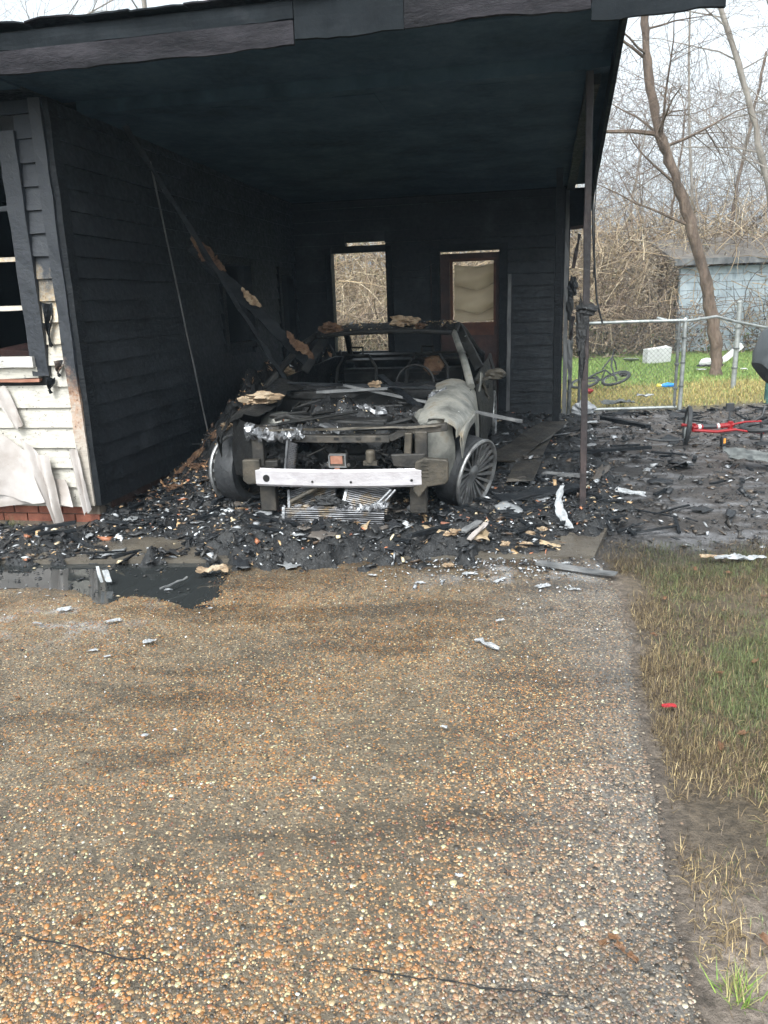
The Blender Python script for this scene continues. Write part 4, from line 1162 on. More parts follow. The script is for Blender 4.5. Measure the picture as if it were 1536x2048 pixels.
# lumpy residue filling the bay
rx, ry = np.meshgrid(np.linspace(-0.66, 0.66, 70), np.linspace(-0.48, 0.72, 62), indexing='ij')
rzz = 0.545 + 0.10 * np.exp(-((rx - 0.05) / 0.25) ** 2 - ((ry - 0.1) / 0.3) ** 2) + 0.38 * (fbm(rx * 6, ry * 6, 91, 4, 0.6) - 0.36) + 0.11 * (fbm(rx * 20, ry * 20, 92, 3) - 0.5) + 0.06 * sstep(0.0, 0.6, ry)
link('bay_residue', np_mesh('bay_residue', np.stack([rx, ry, rzz], -1).reshape(-1, 3), grid_faces(70, 62)[:, ::-1], None, False), 'charcoal', car, kind='stuff')
# radiator core hanging askew, condenser lying on the ground in front, its bars built
def fins(parent, name, w, h, n, mat, loc, rot, t=0.012):
    e = MB()
    e.box((0, 0.012, 0), (w, 0.006, h))
    c_ = e.build(name, 'bodydark', parent, loc, rot)
    for k in range(n):
        z = -h / 2 + h * (k + 0.5) / n
        MB().bar((-w / 2, 0, z), (w / 2, 0, z), 0.016, h / n * 0.48, (0, 0, 1), 6, 0.0012).build('fin_row', mat, c_)
    MB().box((-w / 2 - 0.01, 0, 0), (0.02, 0.035, h + 0.01)).build('end_tank', 'alu', c_)
    return c_
fins(car, 'condenser', 0.70, 0.13, 9, 'fin', (0.09, -0.86, 0.135), (R(-14), R(0.5), 0))
fins(car, 'radiator', 0.36, 0.22, 14, 'fin', (-0.10, -0.70, 0.235), (R(-38), R(-18), R(-6)))
fins(car, 'radiator', 0.30, 0.20, 13, 'fin', (0.30, -0.70, 0.245), (R(-34), R(14), R(8)))
fins(car, 'radiator', 0.07, 0.20, 16, 'fin', (-0.255, -0.64, 0.52), (R(-4), R(8), R(-30)))
cpart(MB().tube([(-0.25, -0.745, 0.215), (-0.06, -0.72, 0.315)], 0.018, 10), 'coolant_pipe', 'tan_steel', smooth=True)
cpart(MB().tube([(0.36, -0.75, 0.20), (0.47, -0.73, 0.31)], 0.012, 8).tube([(0.40, -0.75, 0.20), (0.50, -0.73, 0.31)], 0.01, 8), 'coolant_pipe', 'alu', smooth=True)
# drips of melted aluminium
def drip(pts, name, wd, parent, loc=(0, 0, 0), mat='alu', n=26, seed=1, amp=0.02):
    L = len(pts)
    g = np.zeros((n, 6, 3))
    for i in range(n):
        t = i / (n - 1) * (L - 1); k = min(int(t), L - 2); q = t - k
        p = np.array(pts[k]) * (1 - q) + np.array(pts[k + 1]) * q
        w_ = wd * (0.4 + 1.1 * float(vnoise(i * 0.7, 3, seed)))
        for j in range(6):
            g[i, j] = p + np.array([amp * (random.random() - 0.5), -0.02 * math.sin(j) + amp * (random.random() - 0.5), w_ * (j / 5 - 0.6) + amp * (random.random() - 0.5)])
    return MB().sheet(g, 0.008).build(name, mat, parent, loc)
drip([(-0.60, -0.60, 0.715), (-0.50, -0.60, 0.685), (-0.30, -0.60, 0.665), (-0.18, -0.60, 0.70)], 'melted_trim', 0.075, car, mat='alu', n=40, amp=0.04)
drip([(0.24, -0.83, 0.20), (0.36, -0.85, 0.215), (0.47, -0.82, 0.225)], 'melted_drip', 0.05, car, mat='alu', seed=5)
drip([(-0.20, -0.82, 0.205), (0.1, -0.83, 0.20), (0.25, -0.83, 0.20)], 'melted_drip', 0.018, car, mat='fin', seed=9)
drip([(0.60, 0.30, 0.82), (0.66, 0.36, 0.84), (0.73, 0.42, 0.86)], 'melted_trim', 0.05, car, mat='alu', seed=13)
cpart(MB().bar((-0.06, -0.50, 0.73), (0.10, -0.56, 0.68), 0.07, 0.015, (0, 0, 1), 5, 0.004), 'hood_catch', 'alu')
def samp_bay(n): return rng.uniform(-0.68, 0.68, n), rng.uniform(-0.5, 0.8, n)
def bay_z(x, y):
    return 0.545 + 0.10 * np.exp(-((x - 0.05) / 0.25) ** 2 - ((y - 0.1) / 0.3) ** 2) + 0.38 * (fbm(x * 6, y * 6, 91, 4, 0.6) - 0.36) + 0.11 * (fbm(x * 20, y * 20, 92, 3) - 0.5) + 0.06 * sstep(0.0, 0.6, y) + 0.01
# burnt rags of plastic and wiring hanging through the front opening
for k in range(16):
    u = random.uniform(-0.5, 0.55); z = random.uniform(0.42, 0.64)
    pts_ = [(u + random.gauss(0, 0.02) * i, -0.50 + random.gauss(0, 0.02), z - 0.05 * i * random.uniform(0.3, 1)) for i in range(5)]
    cpart(MB().tube(pts_, [random.uniform(0.004, 0.012) for _ in range(5)], 5), 'burnt_wiring', 'bodydark')
for k, (u, z, r_) in enumerate(((-0.42, 0.50, 0.09), (-0.2, 0.47, 0.06), (0.44, 0.50, 0.07), (-0.05, 0.40, 0.05), (0.5, 0.42, 0.05), (-0.33, 0.66, 0.06), (0.10, 0.60, 0.05))):
    cpart(MB().blob((u, -0.46, z), (r_, r_ * 0.6, r_ * 0.8), 0.9, 300 + k, 14, 10, 5.0), 'charred_lump', 'charcoal')
for k, (u, z, r_) in enumerate(((0.02, 0.24, 0.06), (0.12, 0.22, 0.04), (-0.05, 0.21, 0.035))):
    cpart(MB().blob((u, -0.80, z), (r_ * 1.3, 0.03, r_ * 0.6), 0.95, 320 + k, 14, 10, 5.5), 'charred_lump', 'charcoal')
for k in range(12):
    u = random.uniform(-0.5, 0.55); y = random.uniform(-0.4, 0.4); z = random.uniform(0.64, 0.74); r_ = random.uniform(0.03, 0.08)
    cpart(MB().blob((u, y, z), (r_, r_ * 0.8, r_ * 0.7), 0.9, 340 + k, 12, 9, 4.0), 'charred_lump', 'charcoal' if k % 4 else 'alu')
# small module with a rusty label plate on a bracket
md = cpart(MB().box((0.095, -0.70, 0.508), (0.125, 0.02, 0.10)), 'sensor_module', 'steel', bevel=0.006)
MB().box((0.088, -0.7125, 0.515), (0.085, 0.005, 0.062), jit=0.001).build('label_plate', 'pink', md)
MB().bar((0.036, -0.714, 0.547), (0.158, -0.714, 0.547), 0.008, 0.008).bar((0.036, -0.714, 0.463), (0.158, -0.714, 0.463), 0.008, 0.008).bar((0.036, -0.714, 0.465), (0.036, -0.714, 0.545), 0.008, 0.008, (0, 1, 0)).bar((0.150, -0.714, 0.465), (0.150, -0.714, 0.545), 0.008, 0.008, (0, 1, 0)).build('rim_frame', 'pale', md)
MB().box((0.09, -0.71, 0.445), (0.035, 0.012, 0.045)).build('foot', 'pink', md)
for dx_ in (0.025, 0.17): MB().lathe([(0.013, 0), (0.013, -0.012), (0.006, -0.014), (0, -0.012)], (dx_, -0.70, 0.475), 'Y', 12).build('mount_ear', 'steel', md)

# =================================================================== DEBRIS ON THE SLAB
def heap_h(X, Y):
    """height of the burnt rubble above the slab, world coordinates"""
    du = (X - O[0]) * cx[0] + (Y - O[1]) * cx[1]
    dv = (X - O[0]) * ax[0] + (Y - O[1]) * ax[1]
    n1 = fbm(X * 2.2, Y * 2.2, 101); n2 = fbm(X * 8, Y * 8, 103, 4, 0.6); n3 = fbm(X * 26, Y * 26, 105, 3, 0.6)
    front = np.interp(X, [-3.2, -2.4, -1.0, -0.9, 0.0, 0.55, 1.0, 1.3, 1.7], [4.74, 4.72, 4.58, 4.44, 4.40, 4.43, 4.48, 4.70, 5.1])
    edge = sstep(-0.02, 0.30, Y - front + (n2 - 0.5) * 0.55)
    side_ = 1 - sstep(1.35, 1.75, X - 0.18 * (Y - 4.6) + (n2 - 0.5) * 0.5)
    house_ = 1 - sstep(-0.15, 0.15, -du) * (dv > -0.05)
    m = edge * side_
    base = 0.035 + 0.10 * sstep(0.45, 0.75, n1)
    # mound in front of the car's nose
    mound = 0.09 * np.exp(-(((X - 0.1) / 0.75) ** 2 + ((Y - 4.82) / 0.16) ** 2))
    mound += 0.09 * np.exp(-(((X + 1.15) / 0.35) ** 2 + ((Y - 5.35) / 0.3) ** 2))
    # bank between the wall and the car
    bank = (0.12 + 0.75 * sstep(0.6, 2.3, dv)) * sstep(0.3, 1.0, dv) * (1 - sstep(0.75, 1.05, du)) * (0.25 + 0.75 * sstep(-0.05, 0.55, du))
    bank = np.where((du > -0.05), bank, 0)
    bare = np.exp(-(((X + 1.62) / 0.38) ** 2 + ((Y - 5.0) / 0.22) ** 2)) + np.exp(-(((X - 1.25) / 0.2) ** 2 + ((Y - 4.75) / 0.2) ** 2))
    nose = np.exp(-(((X - 0.05) / 0.55) ** 2 + ((Y - 5.25) / 0.22) ** 2))
    base = base * (1 - 0.75 * nose)
    hgt = m * (base + mound + bank) * (0.45 + 0.8 * n2) + 0.038 * (n3 - 0.45) * m
    hgt = hgt * (1 - 0.95 * np.clip(bare, 0, 1)) - 0.03 * np.clip(bare, 0, 1)
    hgt = hgt * sstep(0.05, 0.6, m) - 0.045 * (1 - sstep(0.08, 0.35, m))
    hgt = np.where((du < 0.02) & (dv > -0.16 - 0.1 * n2), -0.05, hgt)
    hgt = np.where(dv > 5.3, -0.05, hgt)
    return hgt
hx = np.arange(-3.4, 3.4, 0.021); hy = np.arange(4.25, 11.2, 0.021)
X, Y = np.meshgrid(hx, hy, indexing='ij')
Hh = heap_h(X, Y)
kp = np.maximum.reduce([Hh[:-1, :-1], Hh[1:, :-1], Hh[:-1, 1:], Hh[1:, 1:]]) > -0.01
V = np.stack([X + 0.012 * (fbm(X * 40, Y * 40, 7, 2) - 0.5), Y + 0.012 * (fbm(X * 40, Y * 40, 8, 2) - 0.5), Hh + 0.012], -1).reshape(-1, 3)
F = grid_faces(*X.shape, keep=kp)[:, ::-1]
used, inv = np.unique(F, return_inverse=True)
link('charred_rubble', np_mesh('charred_rubble', V[used], inv.reshape(F.shape), None, False), 'charcoal', kind='stuff')

def zat(x, y):
    return float(max(0.018, heap_h(np.array([x]), np.array([y]))[0] + 0.012))

# thousands of flakes and splinters, one mass
def flakes(n, sampler, smin, smax, cols, probs, name, zfun, mat='shards', tilt=0.5, thin=1.0):
    x, y = sampler(n)
    z = zfun(x, y)
    ok = z > -0.3
    x, y, z = x[ok], y[ok], z[ok]; n = len(x)
    L = smin + (smax - smin) * rng.beta(1.1, 5, n); Wd = L * rng.uniform(0.15, 0.75, n) * thin
    an = rng.uniform(0, 2 * np.pi, n); t1 = rng.normal(0, tilt, n); t2 = rng.normal(0, tilt, n)
    lx, ly = np.cos(an), np.sin(an)
    d1 = np.stack([lx * np.cos(t1), ly * np.cos(t1), np.sin(t1)], -1) * L[:, None] / 2
    d2 = np.stack([-ly * np.cos(t2), lx * np.cos(t2), np.sin(t2)], -1) * Wd[:, None] / 2
    c0 = np.stack([x, y, z + 0.006 + 0.25 * (np.abs(d1[:, 2]) + np.abs(d2[:, 2]))], -1)
    jj = lambda: rng.uniform(0.4, 1.25, (n, 1))
    up = np.zeros((n, 3)); up[:, 2] = L * rng.uniform(0.03, 0.16, n) + 0.003
    v0 = c0 - d1 * jj() - d2 * jj(); v1 = c0 + d1 * jj() - d2 * jj(); v2 = c0 + d1 * jj() + d2 * jj(); v3 = c0 - d1 * jj() + d2 * jj()
    top = c0 + up; bot = c0 - up * 0.6
    V = np.stack([v0, v1, v2, v3, top, bot], 1).reshape(-1, 3)
    Fb = np.array([(0, 1, 4), (1, 2, 4), (2, 3, 4), (3, 0, 4), (1, 0, 5), (2, 1, 5), (3, 2, 5), (0, 3, 5)])
    F = (Fb[None] + (np.arange(n) * 6)[:, None, None]).reshape(-1, 3)
    C = np.repeat(np.clip(pick(cols, probs, n), 0.006, 0.85), 6, 0)
    return link(name, np_mesh(name, V, F, C), mat, kind='stuff')
def samp_box(x0, x1, y0, y1):
    return lambda n: (rng.uniform(x0, x1, n), rng.uniform(y0, y1, n))
dcol = [(0.012, 0.013, 0.015), (0.04, 0.038, 0.036), (0.09, 0.06, 0.04), (0.30, 0.31, 0.32), (0.6, 0.62, 0.64), (0.42, 0.28, 0.15), (0.55, 0.45, 0.30), (0.36, 0.14, 0.07)]
dz = lambda x, y: np.where(heap_h(x, y) > -0.02, heap_h(x, y) + 0.006, -1)
flakes(15000, samp_box(-3.2, 1.9, 4.34, 6.6), 0.008, 0.15, dcol, [0.50, 0.24, 0.09, 0.07, 0.025, 0.045, 0.015, 0.015], 'charred_flakes', dz, tilt=0.4)
flakes(4000, samp_box(-3.2, 3.2, 6.0, 10.9), 0.02, 0.16, dcol, [0.5, 0.25, 0.06, 0.08, 0.03, 0.05, 0.02, 0.01], 'charred_flakes', dz, tilt=0.35)
o = flakes(2200, samp_bay, 0.006, 0.06, dcol, [0.5, 0.2, 0.06, 0.10, 0.04, 0.06, 0.02, 0.02], 'bay_crumbs', bay_z, tilt=0.6); o.parent = car
o = flakes(500, lambda n: (rng.uniform(-0.58, 0.62, n), rng.uniform(1.45, 2.7, n)), 0.01, 0.09, dcol, [0.3, 0.25, 0.15, 0.03, 0.01, 0.2, 0.05, 0.01], 'roof_crumbs', lambda x, y: 1.29 + 0.055 * np.sin((y - 1.42) / 1.38 * math.pi), tilt=0.4); o.parent = car
def sheets(n, sampler, smin, smax, cols, probs, name, zfun):
    x, y = sampler(n); z = zfun(x, y); V = []; F = []; C = []
    base = pick(cols, probs, n)
    for i in range(n):
        if z[i] < -0.3: continue
        L = smin + (smax - smin) * rng.beta(1.2, 3); Wd = L * rng.uniform(0.25, 0.8)
        mb = crumple(L, Wd, L * rng.uniform(0.04, 0.13), i + 900, 0.006, 7, 5, 0.5)
        E = Euler((rng.normal(0, 0.16), rng.normal(0, 0.16), rng.uniform(0, 6.28))).to_matrix()
        k = len(V)
        for q in mb.v:
            w_ = E @ Vector(q); V.append((w_.x + x[i], w_.y + y[i], w_.z + z[i] + 0.012))
        F += [tuple(a + k for a in f) for f in mb.f]; C += [tuple(base[i])] * len(mb.v)
    return link(name, np_mesh(name, V, F, np.clip(C, 0.006, 0.7)), 'shards', kind='stuff')
def sticks(n, sampler, name, zfun):
    x, y = sampler(n); z = zfun(x, y); mb = MB()
    for i in range(n):
        if z[i] < -0.3: continue
        a = rng.uniform(0, 6.28); L = rng.uniform(0.08, 0.45); d = Vector((math.cos(a), math.sin(a), rng.normal(0, 0.10))) * L / 2
        p = Vector((x[i], y[i], z[i] + 0.02)); w_ = rng.uniform(0.006, 0.024)
        mb.bar(p - d, p + d, w_ * 1.6, w_, (0, 0, 1), 3, 0.004)
    return mb.build(name, 'char', kind='stuff')
scol = [(0.012, 0.013, 0.015), (0.03, 0.03, 0.031), (0.07, 0.06, 0.052), (0.17, 0.175, 0.18), (0.32, 0.24, 0.15)]
def crumple(L, W, amp, seed, th=0.004, ni=9, nj=6, ragged=0.25, fold=0.0):
    g = np.zeros((ni, nj, 3))
    for i in range(ni):
        for j in range(nj):
            s, t = i / (ni - 1) - 0.5, j / (nj - 1) - 0.5
            wl = 1 - ragged * float(vnoise(i * 0.9, 1, seed)); ll = 1 - ragged * float(vnoise(j * 1.1, 4, seed + 1))
            g[i, j] = (s * L * ll, t * W * wl, amp * 2 * (float(fbm(s * 5 + seed, t * 5, seed, 3)) - 0.4) + fold * abs(t) * W)
    return MB().sheet(g, th)
sheets(210, samp_box(-3.1, 1.7, 4.42, 6.4), 0.07, 0.40, scol, [0.4, 0.3, 0.15, 0.1, 0.05], 'charred_scraps', dz)
sheets(60, samp_box(1.0, 3.2, 6.0, 10.6), 0.12, 0.5, scol, [0.4, 0.35, 0.15, 0.1, 0.0], 'charred_scraps', dz)
sheets(70, samp_box(1.5, 6.5, 4.7, 10.6), 0.10, 0.45, scol, [0.4, 0.3, 0.2, 0.1, 0.0], 'charred_scraps', lambda x, y: np.where(x > 1.5, -0.03, -1))
sticks(220, samp_box(-3.1, 1.8, 4.6, 7.0), 'charred_sticks', dz)
sticks(120, samp_box(1.6, 6.0, 5.0, 10.8), 'charred_sticks', lambda x, y: np.where(x > 1.5, -0.035, -1))
flakes(420, lambda n: (rng.uniform(-2.7, -0.75, n), rng.uniform(3.95, 4.75, n)), 0.008, 0.08, dcol, [0.55, 0.25, 0.08, 0.06, 0.02, 0.03, 0.01, 0.0], 'floating_char', lambda x, y: np.where((pud_mask(x, y) > 0.0) & (fbm(x * 4, y * 6, 55) > 0.5), -0.008, -1), tilt=0.08)
# tan insulation crumbs over the bank beside the car
def samp_bank(n):
    u = rng.uniform(0.02, 0.95, n); v = rng.uniform(0.5, 4.2, n)
    return O[0] + u * cx[0] + v * ax[0], O[1] + u * cx[1] + v * ax[1]
flakes(1500, samp_bank, 0.02, 0.14, [(0.36, 0.20, 0.10), (0.5, 0.35, 0.2), (0.10, 0.06, 0.04), (0.02, 0.02, 0.02)], [0.25, 0.15, 0.3, 0.3], 'insulation_crumbs', dz, tilt=0.5)
# earth to the right of the carport: flakes on the mud
def gz(x, y):
    n1 = fbm(x * 1.1, y * 1.1, 3); n2 = fbm(x * 4, y * 4, 9); n3 = fbm(x * 14, y * 14, 21, 3)
    return np.where(x > edge_x(np.minimum(y, 4.7)) + 0.05, -0.045 + 0.05 * (n1 - 0.5) + 0.045 * (n2 - 0.5) + 0.02 * (n3 - 0.5) + 0.006, -1)
flakes(9000, samp_box(1.3, 7.5, 4.4, 11.0), 0.008, 0.16, [(0.015, 0.016, 0.018), (0.045, 0.04, 0.036), (0.10, 0.075, 0.055), (0.20, 0.205, 0.21), (0.42, 0.43, 0.45)], [0.45, 0.28, 0.16, 0.09, 0.02], 'burnt_litter', gz, tilt=0.35)
# ash crumbs on the driveway near the slab
def samp_ash(n):
    y = 4.6 - np.abs(rng.normal(0, 0.28, n)); x = rng.choice([-1.9, 0.3, 0.85, 1.05, 0.7, 0.95, 0.5], n) + rng.normal(0, 0.22, n)
    return x, y
flakes(900, samp_ash, 0.004, 0.07, [(0.42, 0.44, 0.46), (0.2, 0.21, 0.22), (0.02, 0.02, 0.022)], [0.35, 0.3, 0.35], 'ash_crumbs', lambda x, y: np.where((x < edge_x(y)) & (pud_mask(x, y) < 0.1), 0.004, -1), tilt=0.25)
flakes(700, samp_box(-2.6, 1.2, 1.1, 4.4), 0.004, 0.022, [(0.6, 0.62, 0.64), (0.02, 0.02, 0.022), (0.3, 0.14, 0.06)], [0.35, 0.5, 0.15], 'ash_crumbs', lambda x, y: np.where((x < edge_x(y)) & (pud_mask(x, y) < 0.1), 0.006, -1), tilt=0.2)

# ------- single pieces that can be pointed at
def crumple(L, W, amp, seed, th=0.004, ni=9, nj=6, ragged=0.25, fold=0.0):
    g = np.zeros((ni, nj, 3))
    for i in range(ni):
        for j in range(nj):
            s, t = i / (ni - 1) - 0.5, j / (nj - 1) - 0.5
            wl = 1 - ragged * float(vnoise(i * 0.9, 1, seed)); ll = 1 - ragged * float(vnoise(j * 1.1, 4, seed + 1))
            g[i, j] = (s * L * ll, t * W * wl, amp * 2 * (float(fbm(s * 5 + seed, t * 5, seed, 3)) - 0.4) + fold * abs(t) * W)
    return MB().sheet(g, th)

def piece(name, mb, mat, loc, rot, label, cat, group=None, smooth=True):
    o = mb.build(name, mat, None, loc, rot, smooth=smooth)
    return tag(o, label, cat, group)

def onheap(px, py, dz_=0.0):
    z = 0.05
    for _ in range(6):
        p = gp(px, py, z); z = zat(p.x, p.y)
    return Vector((p.x, p.y, z + dz_))

# curled white strip standing by the post
p = onheap(1128, 1058)
g = np.zeros((14, 5, 3))
for i in range(14):
    t = i / 13
    for j in range(5):
        s = j / 4 - 0.5
        wv = (0.02 + 0.055 * float(vnoise(t * 6, 1, 3))) * (1.15 - 0.7 * t) + (0.012 if i % 3 else 0)
        g[i, j] = (-0.05 * math.sin(t * 3) + s * wv + 0.04 * (1 - t), 0.10 * t + 0.05 * s * s + 0.01 * random.random(), 0.27 * t + 0.006 * random.random())
piece('vinyl_strip', MB().sheet(g, 0.004), 'ash', p, (0, 0, R(-8)), 'curled white strip standing upright in rubble left of the brown post', 'vinyl strip')
# board pieces: (p0, p1 pixels, width, height, lift0, lift1, mat, name, label)
def plank(a, b, w_, h_, mat, name, label, cat, group=None, seg=6, jit=0.004, up=(0, 0, 1)):
    a, b = Vector(a), Vector(b)
    mb = MB().bar((0, 0, 0), b - a, w_, h_, up, seg, jit)
    o = mb.build(name, mat, None, a, bevel=0.0)
    return tag(o, label, cat, group)
def hp(px, py, lift=0.02):
    return onheap(px, py, lift)
plank(hp(1088, 952), hp(1168, 942), 0.09, 0.02, 'pale', 'wood_plank', 'grey plank lying on rubble just left of the brown post', 'plank')
plank(hp(1075, 1130, 0.015), hp(1232, 1152, 0.01), 0.05, 0.015, 'pale', 'wood_plank', 'long thin grey board lying on the slab corner below the brown post', 'plank')
plank(hp(925, 1105, 0.02), hp(960, 1072, 0.09), 0.045, 0.012, 'pale', 'splintered_slat', 'grey slat tilted upward among tan scraps in front of the right wheel', 'slat')
plank(hp(938, 1108, 0.03), hp(972, 1085, 0.06), 0.03, 0.012, 'vinyl', 'splintered_slat', 'white slat beside the grey tilted one in front of the right wheel', 'slat')
plank(hp(1205, 843, 0.05), hp(1296, 862, 0.05), 0.08, 0.04, 'char', 'charred_plank', 'black charred plank lying on mud between the gate and the post', 'plank')
plank(hp(990, 892, 0.04), hp(1185, 868, 0.05), 0.012, 0.010, 'pale', 'thin_rod', 'thin pale rod lying across black rubble behind the brown post', 'rod')
plank(hp(1000, 935, 0.06), hp(1110, 868, 0.14), 0.30, 0.012, 'steel', 'roofing_sheet', 'large dark sheet lying folded on rubble right of the car', 'sheet', seg=5, jit=0.012)
plank(hp(1040, 968, 0.06), hp(1085, 880, 0.10), 0.22, 0.012, 'steel', 'roofing_sheet', 'small dark sheet tucked under the larger one right of the car', 'sheet', seg=4, jit=0.012)
plank(hp(995, 1005, 0.03), hp(1160, 985, 0.04), 0.16, 0.02, 'char', 'charred_plank', 'wide black charred board beside the right front wheel', 'plank', jit=0.008)
plank(hp(1010, 985, 0.03), hp(1080, 990, 0.03), 0.10, 0.02, 'char', 'charred_plank', 'short black charred board tight against the right front wheel', 'plank', jit=0.008)
plank(hp(1060, 915, 0.03), hp(1300, 895, 0.0), 0.05, 0.03, 'char', 'charred_plank', 'long black charred batten running right from the roofing sheets', 'plank', jit=0.006)
piece('vinyl_scrap', crumple(0.24, 0.07, 0.02, 4, 0.008), 'ash', onheap(1262, 990, 0.02), (0.2, 0.1, R(-25)), 'pale pointed scrap on the mud right of the brown post', 'scrap')
piece('crumpled_sheet', crumple(0.52, 0.30, 0.05, 14, 0.006, 14, 9, 0.2), 'galvdark', gp(1505, 925) + Vector((0, 0, 0.06)), (R(8), R(6), R(-8)), 'crumpled grey metal sheet lying on mud below the red bicycle', 'metal sheet')
piece('vinyl_scrap', crumple(0.34, 0.07, 0.03, 21, 0.004, 16, 7, 0.75), 'ash', gp(1478, 1122) + Vector((0, 0, 0.02)), (0.1, 0.05, R(4)), 'long crumpled white scrap where burnt mud meets brown grass', 'scrap')
piece('vinyl_scrap', crumple(0.16, 0.05, 0.02, 24, 0.006), 'paleinsul', gp(1425, 1120) + Vector((0, 0, 0.02)), (0.1, 0.05, R(-8)), 'small tan scrap left of the long crumpled white one', 'scrap')
# white angle strip at the puddle
p = gp(212, 1165, 0.02)
ang = MB()
for (x0, wd_, hh) in ((-0.025, 0.022, 0.085), (0.018, 0.045, 0.06)):
    g = np.zeros((7, 4, 3))
    for i in range(7):
        for j in range(4):
            t = i / 6
            g[i, j] = (x0 + wd_ * (j / 3 - 0.5) * (1 - 0.3 * float(vnoise(i * 1.3, 2, int(wd_ * 1000)))) - 0.03 * t, 0.03 * t + 0.012 * t * t + 0.004 * random.random(), hh * t + 0.004 * random.random())
    ang.sheet(g, 0.003)
piece('angle_strip', ang, 'ash', p, (0, 0, 0), 'short white bent strip standing at the edge of the puddle', 'strip', smooth=False)
plank(gp(320, 1178, 0.03), gp(375, 1155, 0.04), 0.012, 0.01, 'pale', 'burnt_stick', 'thin stick slanting out over the puddle', 'stick')
piece('scorched_scrap', crumple(0.20, 0.08, 0.03, 31, 0.006), 'paleinsul', onheap(425, 1145, 0.02), (0.1, 0, R(12)), 'tan scorched scrap on the rubble lip above the puddle', 'scrap')
# melted can shape, left of the right wheel
can = MB().lathe([(0.028, 0), (0.036, 0.01), (0.036, 0.05), (0.045, 0.07), (0.045, 0.085), (0.03, 0.09), (0.0, 0.085)], (0, 0, 0), 'X', 14)
piece('melted_canister', can, 'alu', onheap(818, 1025, 0.04), (0, R(15), R(-30)), 'silver canister lying on rubble right of the condenser', 'canister')
wr = []
for k, (px, py) in enumerate(((555, 1025), (585, 1018), (610, 1030), (625, 1042), (650, 1035), (665, 1042), (680, 1050), (700, 1062))):
    wr.append(onheap(px, py, 0.02))
c0 = wr[0]
w1 = MB().tube([q - c0 for q in wr], 0.004, 5).tube([q - c0 + Vector((0.01, -0.015, 0.012 * math.sin(i))) for i, q in enumerate(wr)], 0.0035, 5).tube([q - c0 + Vector((-0.01, 0.012, 0.01 * math.cos(i * 2))) for i, q in enumerate(wr[2:], 2)], 0.003, 5)
o = w1.build('wiring_loom', 'wire', None, c0, smooth=True); tag(o, 'reddish copper wires trailing over rubble in front of the condenser', 'wires')
for (px, py, lab, L, mt) in ((928, 1030, 'pinkish brick fragment beside the right front wheel', 0.07, 'pink'), (890, 1052, 'flat orange shard on rubble in front of the car', 0.06, 'pink')):
    piece('brick_fragment', MB().box((0, 0, 0), (L, L * 0.5, 0.025), None, 0.006), mt, onheap(px, py, 0.01), (0.2, 0.1, R(-30)), lab, 'fragment', smooth=False)

# insulation lumps
lumps = [(520, 800, 0.135, 'paleinsul', 'big pale insulation lump on the crumpled left fender'),]
def lump(name, loc, rad, mat, label, group=None, seed=0, amp=0.45):
    mb = MB().blob((0, 0, 0), tuple(k * 0.75 for k in rad), 0.95, seed, 16, 12, 5.5)
    rr = random.Random(seed)
    for q in range(9):
        d = Vector((rr.gauss(0, 1), rr.gauss(0, 1), rr.gauss(0, 1))).normalized()
        k = rr.uniform(0.25, 0.6)
        mb.blob((d.x * rad[0] * 0.75, d.y * rad[1] * 0.75, d.z * rad[2] * 0.75), tuple(r_ * k for r_ in rad), 1.0, seed + q + 1, 7, 5, 5.0)
    o = mb.build(name, mat, None, loc)
    return tag(o, label, 'insulation', group)
lump('insulation_lump', hw(-0.70, 0.05, 0.85, CA), (0.14, 0.10, 0.055), 'paleinsul', 'big pale insulation lump sitting on the black crumpled fender', None, 2)
lump('insulation_lump', hw(-0.50, 1.5, 1.33, CA), (0.10, 0.08, 0.05), 'insul', 'brown insulation lump on the car roof corner nearest the siding wall', None, 5)
lump('insulation_lump', hw(0.20, 1.62, 1.375, CA), (0.13, 0.09, 0.05), 'paleinsul', 'pale insulation lump in the middle of the car roof', None, 7)
lump('insulation_lump', hw(0.35, 1.50, 1.33, CA), (0.05, 0.05, 0.025), 'insul', 'small orange insulation crumb right of the pale roof lump', None, 8)
